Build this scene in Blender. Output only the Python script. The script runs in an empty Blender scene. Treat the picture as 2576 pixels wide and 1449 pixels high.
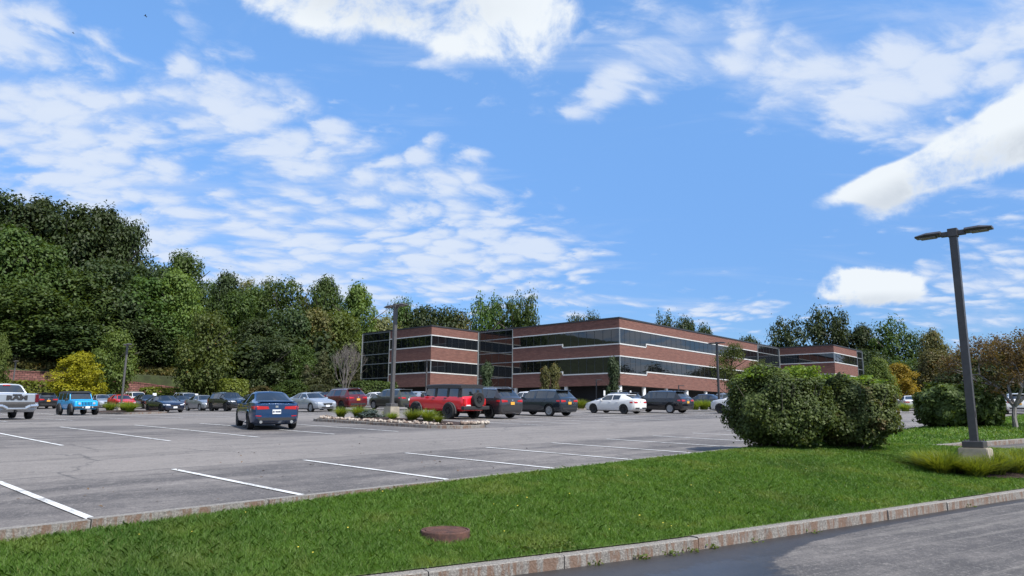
import bpy, bmesh, math, random
import numpy as np
from mathutils import Vector, Matrix
from mathutils.bvhtree import BVHTree
SC = bpy.context.scene
COL = SC.collection
R = math.radians
random.seed(7)
RNG = np.random.default_rng(11)

# ------------------------------------------------------------------ camera
CAMZ = 1.494
PITCH, ROLL, FPX = R(10.26), R(0.63), 1796.6          # focal length for a 2576 px wide picture
cp, sp, cr, sr = math.cos(PITCH), math.sin(PITCH), math.cos(ROLL), math.sin(ROLL)
FWD = Vector((0, cp, sp)); UP0 = Vector((0, -sp, cp)); RT0 = Vector((1, 0, 0))
RT = RT0 * cr + UP0 * sr
UP = UP0 * cr - RT0 * sr
cam = bpy.data.cameras.new('camera'); cam.sensor_width = 36; cam.lens = 36 * FPX / 2576
cam.clip_start = 0.1; cam.clip_end = 5000
camo = bpy.data.objects.new('camera', cam); COL.objects.link(camo)
m = Matrix(((RT.x, UP.x, -FWD.x, 0), (RT.y, UP.y, -FWD.y, 0), (RT.z, UP.z, -FWD.z, CAMZ), (0, 0, 0, 1)))
camo.matrix_world = m
SC.camera = camo

# ------------------------------------------------------------------ light
SUN_EL, SUN_AZ = R(52), math.atan2(0.68, -0.73)        # azimuth from +Y towards +X
SDIR = Vector((math.sin(SUN_AZ) * math.cos(SUN_EL), math.cos(SUN_AZ) * math.cos(SUN_EL), math.sin(SUN_EL)))
sl = bpy.data.lights.new('sun', 'SUN'); sl.energy = 3.9; sl.angle = R(2.5); sl.color = (1, 0.955, 0.88)
so = bpy.data.objects.new('sun', sl); COL.objects.link(so)
so.rotation_euler = SDIR.to_track_quat('Z', 'Y').to_euler()
vs = SC.view_settings; vs.view_transform = 'Standard'; vs.look = 'None'; vs.gamma = 1.0; vs.exposure = 0.72
SC.cycles.max_bounces = 6; SC.cycles.transparent_max_bounces = 8
SC.cycles.diffuse_bounces = 3; SC.cycles.glossy_bounces = 3; SC.cycles.transmission_bounces = 2

def ray(dx, dy):
    return RT * ((dx - 1288) / FPX) - UP * ((dy - 724.3) / FPX) + FWD
def azel(dx, dy):
    d = ray(dx, dy).normalized()
    return math.atan2(d.x, d.y), math.asin(d.z)
def at(dx, dy, Y):
    'point at depth Y seen at that place'
    d = ray(dx, dy); k = Y / d.y
    return d.x * k, Y, CAMZ + d.z * k

# ------------------------------------------------------------------ node helpers
def newmat(name):
    mt = bpy.data.materials.new(name); mt.use_nodes = True
    nt = mt.node_tree; nt.nodes.clear()
    out = nt.nodes.new('ShaderNodeOutputMaterial')
    return mt, nt, out
class NB:
    'tiny node builder'
    def __init__(s, nt): s.nt = nt
    def n(s, t, ins=None, **kw):
        nd = s.nt.nodes.new(t)
        for k, v in kw.items(): setattr(nd, k, v)
        for k, v in (ins or {}).items():
            sock = nd.inputs[k]
            if isinstance(v, bpy.types.NodeSocket): s.nt.links.new(v, sock)
            elif v is not None: sock.default_value = v
        return nd
    def m(s, op, a, b=0.0, c=0.0, clamp=False):
        nd = s.nt.nodes.new('ShaderNodeMath'); nd.operation = op; nd.use_clamp = clamp
        for i, v in enumerate((a, b, c)):
            if isinstance(v, bpy.types.NodeSocket): s.nt.links.new(v, nd.inputs[i])
            else: nd.inputs[i].default_value = v
        return nd.outputs[0]
    def ss(s, x, a, b):
        nd = s.nt.nodes.new('ShaderNodeMapRange'); nd.interpolation_type = 'SMOOTHSTEP'
        s.nt.links.new(x, nd.inputs[0]); nd.inputs[1].default_value = a; nd.inputs[2].default_value = b
        return nd.outputs[0]
    def noise(s, vec, scale, detail=4, rough=.55, dist=0.0, dim='3D'):
        nd = s.n('ShaderNodeTexNoise', {'Scale': scale, 'Detail': detail, 'Roughness': rough, 'Distortion': dist}, noise_dimensions=dim)
        if vec is not None: s.nt.links.new(vec, nd.inputs['Vector'])
        return nd.outputs['Fac']
    def mix(s, f, a, b, bt='MIX'):
        nd = s.nt.nodes.new('ShaderNodeMix'); nd.data_type = 'RGBA'; nd.blend_type = bt
        for i, v in ((0, f), (6, a), (7, b)):
            if isinstance(v, bpy.types.NodeSocket): s.nt.links.new(v, nd.inputs[i])
            else: nd.inputs[i].default_value = v if i == 0 else (tuple(v) + (1,))[:4]
        return nd.outputs[2]
    def xyz(s, x, y, z=0.0):
        nd = s.nt.nodes.new('ShaderNodeCombineXYZ')
        for i, v in enumerate((x, y, z)):
            if isinstance(v, bpy.types.NodeSocket): s.nt.links.new(v, nd.inputs[i])
            else: nd.inputs[i].default_value = v
        return nd.outputs[0]
def bsdf(b, out, color, rough=.6, metal=0.0, spec=.5, coat=0.0, bump=None, bstr=.2, bdist=.02, ior=None):
    p = b.n('ShaderNodeBsdfPrincipled', {'Roughness': rough, 'Metallic': metal, 'Specular IOR Level': spec, 'Coat Weight': coat})
    if coat: p.inputs['Coat Roughness'].default_value = .04
    if ior: p.inputs['IOR'].default_value = ior
    if isinstance(color, bpy.types.NodeSocket): b.nt.links.new(color, p.inputs['Base Color'])
    else: p.inputs['Base Color'].default_value = (tuple(color) + (1,))[:4]
    if bump is not None:
        bn = b.n('ShaderNodeBump', {'Strength': bstr, 'Distance': bdist, 'Height': bump})
        b.nt.links.new(bn.outputs[0], p.inputs['Normal'])
    b.nt.links.new(p.outputs[0], out.inputs[0])
    return p
MATS = {}
def plain(name, color, rough=.5, metal=0.0, spec=.5, coat=0.0, vary=.12, scale=9.0):
    'solid colour with a little procedural wear'
    if name in MATS: return MATS[name]
    mt, nt, out = newmat(name); b = NB(nt)
    tc = b.n('ShaderNodeTexCoord').outputs['Object']
    nz = b.noise(tc, scale, 4)
    f = b.ss(nz, .3, .75)
    c = b.mix(f, tuple(v * (1 - vary) for v in color), tuple(min(1, v * (1 + vary)) for v in color))
    bsdf(b, out, c, rough, metal, spec, coat)
    MATS[name] = mt
    return mt

# ------------------------------------------------------------------ sky: Nishita sky with a layer of clouds
W = bpy.data.worlds.new('World'); SC.world = W; W.use_nodes = True
nt = W.node_tree; nt.nodes.clear(); b = NB(nt)
wo = nt.nodes.new('ShaderNodeOutputWorld')
sky = b.n('ShaderNodeTexSky', sky_type='NISHITA', sun_disc=False, sun_elevation=SUN_EL, sun_rotation=SUN_AZ,
          air_density=1.0, dust_density=0.15, ozone_density=2.0, altitude=100)
SKY_STRENGTH = 0.15
dirv = b.n('ShaderNodeTexCoord').outputs['Generated']
sx = b.n('ShaderNodeSeparateXYZ', {0: dirv})
X_, Y_, Z_ = sx.outputs
zz = b.m('MAXIMUM', b.m('ADD', Z_, .20), .03)
px_ = b.m('DIVIDE', X_, zz); py_ = b.m('DIVIDE', Y_, zz)
az_ = b.m('ARCTAN2', X_, Y_); el_ = b.m('ARCSINE', Z_)
skyc = b.n('ShaderNodeHueSaturation', {'Color': sky.outputs[0], 'Saturation': 1.16, 'Value': 1.12}).outputs[0]
low = b.mix(b.ss(el_, -.02, .62), (.225, .305, .45), (1, 1, 1))
skyc = b.mix(1.0, skyc, low, 'MULTIPLY')
bg1 = b.n('ShaderNodeBackground', {'Color': skyc, 'Strength': SKY_STRENGTH})
plane = b.xyz(px_, py_, 0)
def blob(dx, dy, rx, ry, rot=0.0, soft=1.0):
    'soft patch of sky centred on a direction; 1 inside, 0 outside'
    a0, e0 = azel(dx, dy)
    ra, re = rx / FPX, ry / FPX
    da = b.m('SUBTRACT', az_, a0); de = b.m('SUBTRACT', el_, e0)
    c, s_ = math.cos(rot), math.sin(rot)
    p = b.m('DIVIDE', b.m('ADD', b.m('MULTIPLY', da, c), b.m('MULTIPLY', de, s_)), ra)
    q = b.m('DIVIDE', b.m('SUBTRACT', b.m('MULTIPLY', de, c), b.m('MULTIPLY', da, s_)), re)
    r2 = b.m('ADD', b.m('MULTIPLY', p, p), b.m('MULTIPLY', q, q))
    return b.ss(b.m('SQRT', r2), 1.0 + .5 * soft, 1.0 - .75 * soft)
def addup(l):
    r = l[0]
    for v in l[1:]: r = b.m('ADD', r, v)
    return r
# high rippled layer (altocumulus): broken cells that shrink towards the horizon
warp = b.noise(plane, 1.1, 3, .5)
pw = b.n('ShaderNodeVectorMath', {0: plane, 1: b.xyz(b.m('MULTIPLY', warp, .55), b.m('MULTIPLY', warp, .35), 0)}, operation='ADD').outputs[0]
mp = b.n('ShaderNodeMapping', {'Vector': pw, 'Rotation': (0, 0, R(-38)), 'Scale': (1.0, 1.25, 1)}).outputs[0]
cell = b.noise(mp, 7.6, 5, .56, .10)
vor = b.n('ShaderNodeTexVoronoi', {'Vector': b.n('ShaderNodeVectorMath', {0: mp, 1: b.xyz(b.m('MULTIPLY', cell, .16), b.m('MULTIPLY', cell, -.12), 0)}, operation='ADD').outputs[0], 'Scale': 10.5, 'Smoothness': .30}, feature='SMOOTH_F1').outputs['Distance']
fine = b.noise(mp, 27.0, 7, .66, .3)
wisp = b.noise(b.n('ShaderNodeMapping', {'Vector': plane, 'Rotation': (0, 0, R(25)), 'Scale': (.6, 2.2, 1)}).outputs[0], 2.4, 7, .62, .9)
cover = addup([
    b.m('MULTIPLY', blob(250, 540, 760, 220, R(-20)), .13),
    b.m('MULTIPLY', blob(1060, 500, 480, 170, R(-24)), .19),
    b.m('MULTIPLY', blob(110, 190, 330, 130, R(-42)), .20),
    b.m('MULTIPLY', blob(560, 270, 260, 90, R(-30)), .20),
    b.m('MULTIPLY', blob(640, 560, 260, 60, R(-16)), .08),
    b.m('MULTIPLY', blob(760, 660, 800, 90, 0), .10),
    b.m('MULTIPLY', blob(2090, 240, 230, 110, R(-16)), .27),
    b.m('MULTIPLY', blob(2470, 110, 230, 170, R(24)), .19),
    b.m('MULTIPLY', blob(1740, 120, 420, 120, R(12)), .12),
    b.m('MULTIPLY', blob(1510, 235, 110, 50, R(28)), .20),
    b.m('MULTIPLY', blob(1420, 620, 230, 60, R(-5)), .10),
    b.m('MULTIPLY', blob(2480, 720, 260, 70, 0), .12),
    b.m('MULTIPLY', blob(1820, 775, 160, 34, 0), .16)])
clear = addup([
    b.m('MULTIPLY', blob(830, 180, 260, 70, R(-28)), .24),
    b.m('MULTIPLY', blob(1750, 470, 420, 190, R(-12)), .30),
    b.m('MULTIPLY', blob(1240, 320, 320, 55, R(-22)), .20),
    b.m('MULTIPLY', blob(1750, 680, 420, 70, 0), .10),
    b.m('MULTIPLY', blob(350, 60, 100, 70, R(-45)), .2)])
outside = b.ss(b.m('ABSOLUTE', az_), .66, .95)             # more cloud round the back of the sky
base = b.m('SUBTRACT', addup([b.m('MULTIPLY', cell, .50), b.m('MULTIPLY', fine, .26), b.m('MULTIPLY', b.m('SUBTRACT', .80, vor), .42)]), clear)
base = b.m('ADD', b.m('ADD', base, .062), b.m('ADD', cover, b.m('MULTIPLY', outside, .20)))
alto = b.m('MULTIPLY', b.ss(base, .56, .86), .88)
wis = b.m('MULTIPLY', b.ss(b.m('ADD', b.m('SUBTRACT', wisp, b.m('MULTIPLY', clear, .30)), b.m('MULTIPLY', cover, .45)), .46, .84), .55)
# low puffy clouds with crisper tops and greyer bases
av = b.xyz(az_, el_, 0)
puffn = b.noise(b.n('ShaderNodeMapping', {'Vector': av, 'Scale': (1, 1.2, 1)}).outputs[0], 7.0, 11, .64, .25)
def puff(l, k=.62, lo=.52, hi=.72):
    s_ = addup([b.m('MULTIPLY', blob(*v, soft=1.1), 1.0) for v in l])
    s_ = b.m('MINIMUM', s_, 1.0)
    return b.m('MULTIPLY', b.ss(b.m('ADD', s_, b.m('MULTIPLY', b.m('SUBTRACT', puffn, .5), k)), lo, hi), b.ss(s_, .06, .34)), s_
top_, tops = puff([(960, 5, 420, 85, R(-6)), (690, -5, 200, 55, R(-10)), (1320, 80, 120, 90, R(-20)), (1180, 60, 200, 70, 0), (1400, 20, 70, 50, 0)], 3.8, .12, 1.10)
rgt_, rgts = puff([(2440, 385, 230, 55, R(26)), (2570, 345, 150, 95, R(14)), (2190, 462, 120, 26, R(16)), (2330, 415, 150, 42, R(20))], 2.7, .28, .95)
sml_, smls = puff([(2165, 735, 120, 32, R(-2)), (2105, 705, 52, 36, 0), (2170, 700, 40, 26, 0), (2245, 712, 66, 36, 0)], 4.2, .30, .95)
cum = b.m('MINIMUM', addup([top_, rgt_, sml_]), 1.0)
# shading of the puffy clouds: their lower parts are greyer
def below(dx, dy, rx, ry, rot): return blob(dx, dy, rx, ry, rot)
grey = b.m('MINIMUM', addup([b.m('MULTIPLY', below(2440, 425, 260, 38, R(14)), .8), b.m('MULTIPLY', below(950, -5, 330, 60, 0), .45),
             b.m('MULTIPLY', below(2170, 762, 140, 20, 0), .5)]), 1.0)
grey = b.m('MULTIPLY', grey, b.ss(puffn, .30, .62))
altcol = b.mix(b.ss(base, .60, .92), (.33, .41, .57), (.45, .50, .585))
cumcol = b.mix(grey, (.53, .565, .60), (.30, .34, .40))
ccol = b.mix(cum, altcol, cumcol)
bg2 = b.n('ShaderNodeBackground', {'Color': ccol, 'Strength': 1.0})
thin = b.m('MINIMUM', b.m('ADD', alto, b.m('MULTIPLY', wis, b.m('SUBTRACT', 1.0, alto))), 1.0)
dens = b.m('ADD', cum, b.m('MULTIPLY', thin, b.m('SUBTRACT', 1.0, cum)))
dens = b.m('MULTIPLY', dens, b.ss(el_, -.01, .05), clamp=True)
ms = b.n('ShaderNodeMixShader', {0: dens, 1: bg1.outputs[0], 2: bg2.outputs[0]})
nt.links.new(ms.outputs[0], wo.inputs[0])
# ------------------------------------------------------------------ frames and ground heights
G = R(43.736)
E1 = Vector((math.sin(G), math.cos(G))); E2 = Vector((-math.cos(G), math.sin(G)))     # along / across the parking rows
def uv(u, v): return Vector((u * E1.x + v * E2.x, u * E1.y + v * E2.y))
def touv(x, y): return x * E1.x + y * E1.y, x * E2.x + y * E2.y
def sstep(a, b_, x):
    t = max(0.0, min(1.0, (x - a) / (b_ - a))); return t * t * (3 - 2 * t)
def zlot(x, y):
    yy = y if y < 90 else 90 + 14 * (1 - math.exp(-(y - 90) / 14))
    xx = max(-80, min(140, x))
    z = .00279 * xx + .0343 * max(yy, -30)
    a = -x - 11
    spl = math.log1p(math.exp(a / 2)) * 2 if a < 40 else a
    z -= min(.6, .025 * spl) * max(0, min(1, (y - 25) / 30))
    return z
WALLV = 117.5
def zground(x, y):
    u, v = touv(x, y)
    z = zlot(x, y)
    if v > 106:
        w1 = 1 - sstep(46, 60, u)
        wf = 1 - sstep(75, 125, u)
        terr = (7.0 + .40 * (v - WALLV)) if v > WALLV + .45 else z
        slope = z + .27 * max(0, v - 108)
        h = terr * w1 + slope * (1 - w1)
        h = min(h, 30 + .04 * v)
        z = z * (1 - wf) + max(h, z) * wf
    return z
def link(name, me, mat=None, parent=None, smooth=False):
    o = bpy.data.objects.new(name, me); COL.objects.link(o)
    if mat is not None:
        if isinstance(mat, (list, tuple)):
            for q in mat: me.materials.append(q)
        else: me.materials.append(mat)
    if parent is not None: o.parent = parent
    if smooth:
        me.polygons.foreach_set('use_smooth', [True] * len(me.polygons))
    return o
def meshof(name, V, F):
    me = bpy.data.meshes.new(name); me.from_pydata([tuple(v) for v in V], [], F); me.update(); return me
def obj(name, V, F, mat=None, parent=None, smooth=False):
    return link(name, meshof(name, V, F), mat, parent, smooth)
def bmobj(name, bm, mat=None, parent=None, smooth=False):
    me = bpy.data.meshes.new(name); bm.to_mesh(me); bm.free(); return link(name, me, mat, parent, smooth)
def tag(o, label=None, cat=None, group=None, kind=None):
    if label: o['label'] = label
    if cat: o['category'] = cat
    if group: o['group'] = group
    if kind: o['kind'] = kind
    return o
def empty(name, loc=(0, 0, 0), rz=0.0, label=None, cat=None, group=None):
    o = bpy.data.objects.new(name, None); COL.objects.link(o); o.location = loc; o.rotation_euler = (0, 0, rz)
    o.empty_display_size = .3
    return tag(o, label, cat, group)
def copytree(o, parent=None):
    c = o.copy(); COL.objects.link(c)
    if parent is not None: c.parent = parent
    for ch in list(o.children): copytree(ch, c)
    return c
def box(bm, cx, cy, cz, sx_, sy_, sz_, mtx=None):
    vs_ = []
    for dx in (-.5, .5):
        for dy in (-.5, .5):
            for dz in (-.5, .5):
                p = Vector((cx + dx * sx_, cy + dy * sy_, cz + dz * sz_))
                if mtx is not None: p = mtx @ p
                vs_.append(bm.verts.new(p))
    for f in ((0, 1, 3, 2), (4, 6, 7, 5), (0, 4, 5, 1), (2, 3, 7, 6), (0, 2, 6, 4), (1, 5, 7, 3)):
        bm.faces.new([vs_[i] for i in f])
def bevel(bm, w, seg=2):
    bmesh.ops.bevel(bm, geom=list(bm.edges), offset=w, segments=seg, affect='EDGES', profile=.6)
def cyl(bm, p0, p1, r0, r1, n=10, cap=True):
    p0 = Vector(p0); p1 = Vector(p1); d = (p1 - p0).normalized()
    a = d.orthogonal().normalized(); c = d.cross(a)
    r_ = []
    for p, rr in ((p0, r0), (p1, r1)):
        r_.append([bm.verts.new(p + (a * math.cos(2 * math.pi * i / n) + c * math.sin(2 * math.pi * i / n)) * rr) for i in range(n)])
    for i in range(n):
        bm.faces.new((r_[0][i], r_[0][(i + 1) % n], r_[1][(i + 1) % n], r_[1][i]))
    if cap:
        bm.faces.new(r_[0][::-1]); bm.faces.new(r_[1])

# ------------------------------------------------------------------ ground materials
def mat_asphalt(name, road=False):
    mt, nt, out = newmat(name); b = NB(nt)
    P = b.n('ShaderNodeNewGeometry').outputs['Position']
    rot = b.n('ShaderNodeMapping', {'Vector': P, 'Rotation': (0, 0, R(-46.3 if not road else -32.3))}).outputs[0]   # local x runs along the rows
    st = b.n('ShaderNodeMapping', {'Vector': rot, 'Scale': (.10, .75, .3)}).outputs[0]
    streak = b.noise(st, 1.3, 7, .62, .6)
    big = b.noise(P, .16, 4, .55)
    mid = b.noise(P, 1.4, 5, .6)
    spk = b.noise(P, 34, 5, .78)
    grit = b.noise(P, 190, 2, .6)
    f = b.m('ADD', b.m('MULTIPLY', streak, .55), b.m('ADD', b.m('MULTIPLY', big, .35), b.m('MULTIPLY', mid, .22)))
    f = b.ss(f, .44, .68)
    c = b.mix(f, (.066, .060, .060), (.175, .158, .148))
    sx_ = b.n('ShaderNodeSeparateXYZ', {0: rot}).outputs
    if not road:
        # aged grey aisles, darker sealed stalls
        yv = b.m('ADD', sx_[1], b.m('MULTIPLY', b.m('SUBTRACT', mid, .5), .9))
        def band(lo, hi): return b.m('MULTIPLY', b.ss(yv, lo - .4, lo + .4), b.ss(yv, hi + .4, hi - .4))
        ai = b.m('ADD', band(14.3, 21.6), b.m('ADD', band(33, 40.3), band(51.5, 59)))
        c = b.mix(b.m('MULTIPLY', ai, .55), c, (.215, .195, .180))
        # paving seams and cracks
        s1 = b.m('ABSOLUTE', b.m('ADD', b.m('SUBTRACT', sx_[1], 14.35), b.m('MULTIPLY', b.m('SUBTRACT', mid, .5), .25)))
        s2 = b.m('ABSOLUTE', b.m('ADD', b.m('SUBTRACT', sx_[1], 18.0), b.m('MULTIPLY', b.m('SUBTRACT', mid, .5), .6)))
        seam = b.m('MAXIMUM', b.ss(s1, .05, .015), b.m('MULTIPLY', b.ss(s2, .05, .01), b.ss(big, .45, .6)))
        s3 = b.m('ABSOLUTE', b.m('ADD', b.m('SUBTRACT', sx_[1], 27.3), b.m('MULTIPLY', b.m('SUBTRACT', mid, .5), .2)))
        c = b.mix(b.m('MULTIPLY', seam, .7), c, (.035, .035, .038))
        c = b.mix(b.m('MULTIPLY', b.ss(s3, .09, .03), .45), c, (.30, .29, .28))
        vor = b.n('ShaderNodeTexVoronoi', {'Vector': b.n('ShaderNodeVectorMath', {0: P, 1: b.xyz(b.m('MULTIPLY', mid, 2.2), b.m('MULTIPLY', mid, -1.7))}, operation='ADD').outputs[0], 'Scale': .22}, feature='DISTANCE_TO_EDGE').outputs['Distance']
        c = b.mix(b.m('MULTIPLY', b.m('MULTIPLY', b.ss(vor, .012, .003), b.ss(big, .42, .6)), .65), c, (.03, .03, .033))
        stain = b.ss(b.noise(st, 2.6, 6, .68, 1.2), .57, .66)
        c = b.mix(b.m('MULTIPLY', stain, .55), c, (.050, .046, .046))
    else:
        tr = b.noise(b.n('ShaderNodeMapping', {'Vector': rot, 'Scale': (.12, 2.2, .3)}).outputs[0], 1.6, 6, .6, .7)
        c = b.mix(b.m('MULTIPLY', b.ss(tr, .52, .62), .35), c, (.26, .24, .215))
        c = b.mix(b.m('MULTIPLY', b.ss(tr, .46, .36), .55), c, (.060, .056, .055))
    c = b.mix(b.m('MULTIPLY', b.ss(spk, .52, .70), .55), c, (.34, .32, .30))
    c = b.mix(b.m('MULTIPLY', b.ss(spk, .47, .30), .65), c, (.03, .03, .03))
    agg = b.noise(P, 8.5, 8, .82)
    c = b.mix(b.ss(agg, .50, .68), c, b.mix(.42, c, (.30, .275, .25)))
    c = b.mix(b.m('MULTIPLY', b.ss(agg, .47, .32), .55), c, (.035, .033, .033))
    rough = .85
    pr = bsdf(b, out, c, rough, bump=b.m('ADD', b.m('MULTIPLY', grit, .5), b.m('MULTIPLY', spk, .5)), bstr=.35, bdist=.006)
    if road:
        c = b.mix(1.0, c, (.84, .84, .84), 'MULTIPLY')
        # damp patch along the kerb: dark and glossy
        Pq = b.n('ShaderNodeVectorMath', {0: P, 1: (1.73, 8.3, 0)}, operation='SUBTRACT').outputs[0]
        q = b.n('ShaderNodeSeparateXYZ', {0: b.n('ShaderNodeMapping', {'Vector': Pq, 'Rotation': (0, 0, R(-32.3))}).outputs[0]}).outputs
        ls = q[0]; lw = b.m('MULTIPLY', q[1], -1.0)
        wn = b.m('MULTIPLY', b.m('SUBTRACT', b.noise(P, 3.2, 8, .75), .5), 1.3)
        lim = b.m('ADD', .1, b.m('DIVIDE', 1.15, b.m('MAXIMUM', b.m('ADD', lw, .45), .12)))
        df = b.m('SUBTRACT', lim, b.m('ADD', ls, wn))
        wet = b.m('MULTIPLY', b.ss(df, -.10, .16), b.ss(ls, -9, -6))
        wet1 = b.m('MULTIPLY', b.m('MULTIPLY', b.ss(df, .12, .3), b.ss(b.m('ADD', lw, wn), .05, .30)), b.ss(ls, -1.6, -.6))
        wet = b.m('MULTIPLY', wet, 1.0, clamp=True)
        c2 = b.mix(b.m('MULTIPLY', wet, .86), c, (.020, .019, .020))
        nt.links.new(c2, pr.inputs['Base Color'])
        pud = wet1
        rr = b.m('SUBTRACT', b.m('SUBTRACT', .85, b.m('MULTIPLY', wet, .34)), b.m('MULTIPLY', pud, .16))
        nt.links.new(rr, pr.inputs['Roughness'])
    return mt
def mat_paint():
    mt, nt, out = newmat('road_paint'); b = NB(nt)
    P = b.n('ShaderNodeNewGeometry').outputs['Position']
    n1 = b.noise(P, 26, 4, .7); n2 = b.noise(P, 2.0, 4, .6)
    worn = b.m('MULTIPLY', b.ss(b.m('ADD', b.m('MULTIPLY', n1, .6), b.m('MULTIPLY', n2, .5)), .54, .68), .8)
    c = b.mix(worn, (.60, .605, .60), (.13, .122, .118))
    bsdf(b, out, c, .7)
    return mt
def mat_grass_base(name='grass_soil'):
    mt, nt, out = newmat(name); b = NB(nt)
    P = b.n('ShaderNodeNewGeometry').outputs['Position']
    n1 = b.noise(P, 1.1, 5, .6); n2 = b.noise(P, 22, 4, .7)
    c = b.mix(b.ss(n1, .35, .65), (.055, .098, .018), (.105, .145, .032))
    c = b.mix(b.m('MULTIPLY', b.ss(n2, .45, .7), .6), c, (.030, .056, .012))
    bsdf(b, out, c, .9, bump=n2, bstr=.6, bdist=.03)
    return mt
def mat_forest_floor():
    mt, nt, out = newmat('forest_floor'); b = NB(nt)
    P = b.n('ShaderNodeNewGeometry').outputs['Position']
    n1 = b.noise(P, .5, 5, .6); n2 = b.noise(P, 5, 4, .7)
    c = b.mix(b.ss(n1, .4, .62), (.030, .040, .014), (.050, .070, .022))
    c = b.mix(b.m('MULTIPLY', b.ss(n2, .5, .7), .7), c, (.035, .026, .016))
    bsdf(b, out, c, .95)
    return mt
def mat_mulch():
    mt, nt, out = newmat('mulch'); b = NB(nt)
    P = b.n('ShaderNodeNewGeometry').outputs['Position']
    n1 = b.noise(P, 12, 5, .7)
    c = b.mix(b.ss(n1, .35, .7), (.020, .011, .008), (.062, .034, .025))
    bsdf(b, out, c, .95, bump=n1, bstr=.9, bdist=.05)
    return mt
def mat_granite():
    mt, nt, out = newmat('granite'); b = NB(nt)
    P = b.n('ShaderNodeNewGeometry'); N_ = b.n('ShaderNodeSeparateXYZ', {0: P.outputs['Normal']}).outputs[2]
    P = P.outputs['Position']
    n1 = b.noise(P, 45, 4, .75); n2 = b.noise(P, 3.0, 5, .65)
    st = b.noise(b.n('ShaderNodeMapping', {'Vector': P, 'Scale': (9, 9, 1.6)}).outputs[0], 1.0, 5, .7, .4)
    c = b.mix(b.ss(n1, .36, .66), (.135, .125, .115), (.30, .28, .255))
    rust = b.m('MULTIPLY', b.m('MULTIPLY', b.ss(st, .45, .57), b.ss(N_, .75, .3)), .72)
    c = b.mix(rust, c, (.15, .075, .040))
    c = b.mix(b.m('MULTIPLY', b.ss(n2, .56, .70), .35), c, (.10, .095, .09))
    bsdf(b, out, c, .85, bump=b.m('ADD', n1, n2), bstr=.7, bdist=.02)
    return mt
M_LOT = mat_asphalt('lot_asphalt'); M_ROAD = mat_asphalt('road_asphalt', True); M_PAINT = mat_paint()
M_SOIL = mat_grass_base(); M_FLOOR = mat_forest_floor(); M_MULCH = mat_mulch(); M_GRANITE = mat_granite()
M_CONC = plain('concrete', (.30, .265, .21), .85, vary=.22, scale=3.5)

# ------------------------------------------------------------------ ground sheet and parking lot (one grid in row directions)
VK = 8.75                                                    # lot side face of the kerb between lot and lawn
def kv(u): return VK + max(0.0, u - 30) * .030               # the kerb swings slightly away further along
us = [-900, -500, -300, -200] + [-150 + 6 * i for i in range(40)] + [90 + 12 * i for i in range(14)] + [300, 450, 700, 1200]
vs1 = [0, .5, 1] ; 
vl = [-900, -400, -200, -120, -80, -60, -45, -33, -24, -18, -14, -10, -6, -3, 0, 3, 6, 7.9, 8.75] + [8.75 + 3.0 * i for i in range(1, 35)] + [WALLV - 4, WALLV - 1.5, WALLV + .2, WALLV + .6, 122, 126, 132, 140, 150, 162, 176, 195, 220, 260, 320, 420, 600, 1000]
vl = sorted(set(vl))
LOTU = (-84, 150); LOTV = (8.7, 106)
def build_ground():
    V = []; idx = {}
    F1 = []; F2 = []
    for i, u in enumerate(us):
        for j, v in enumerate(vl):
            vv = v
            if 8.7 < v < 30: vv = v + (kv(u) - VK) * (1 - (v - 8.75) / 21.25)
            p = uv(u, vv); z = zground(p.x, p.y)
            if v < 8.7:
                z = min(z, -.39 + .0343 * p.y) - .45 * sstep(8.7, 6, v) - .0
                z = max(z, -6)
            if v > 300 or abs(u) > 400: z = max(min(z, 32), -4)
            idx[i, j] = len(V); V.append((p.x, p.y, z))
    for i in range(len(us) - 1):
        for j in range(len(vl) - 1):
            f = (idx[i, j], idx[i + 1, j], idx[i + 1, j + 1], idx[i, j + 1])
            uc = (us[i] + us[i + 1]) / 2; vc = (vl[j] + vl[j + 1]) / 2
            (F2 if (LOTU[0] < uc < LOTU[1] and LOTV[0] < vc < LOTV[1]) else F1).append(f)
    g = obj('ground', V, F1, M_FLOOR); tag(g, kind='structure')
    me = meshof('parking_lot', V, F2)
    bm = bmesh.new(); bm.from_mesh(me)
    bmesh.ops.delete(bm, geom=[v for v in bm.verts if not v.link_faces], context='VERTS'); bm.to_mesh(me); bm.free()
    l = link('parking_lot', me, M_LOT); tag(l, kind='structure')
    return l
LOT = build_ground()
def stall_line(u, v0, v1, w=.105):
    n = max(2, int((v1 - v0) / .7)); V = []; F = []
    for k in range(n + 1):
        v = v0 + (v1 - v0) * k / n
        for s_ in (-.5, .5):
            p = uv(u + s_ * w, v); V.append((p.x, p.y, zlot(p.x, p.y) + .012))
    for k in range(n): F.append((2 * k, 2 * k + 1, 2 * k + 3, 2 * k + 2))
    obj('stall_line', V, F, M_PAINT, LOT)
for i in range(-3, 16): stall_line(5.617 + 2.743 * i, kv(5.6 + 2.7 * i) + .02, 14.15)
for i in range(-4, 22):
    if i in (5, 6): continue
    stall_line(5.758 + 2.743 * i, 21.81, 32.75)
for i in range(-3, 20): stall_line(5.758 + 2.743 * i, 41.4, 52.3)
for i in range(0, 18): stall_line(5.758 + 2.743 * i, 61.0, 71.9)

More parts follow.
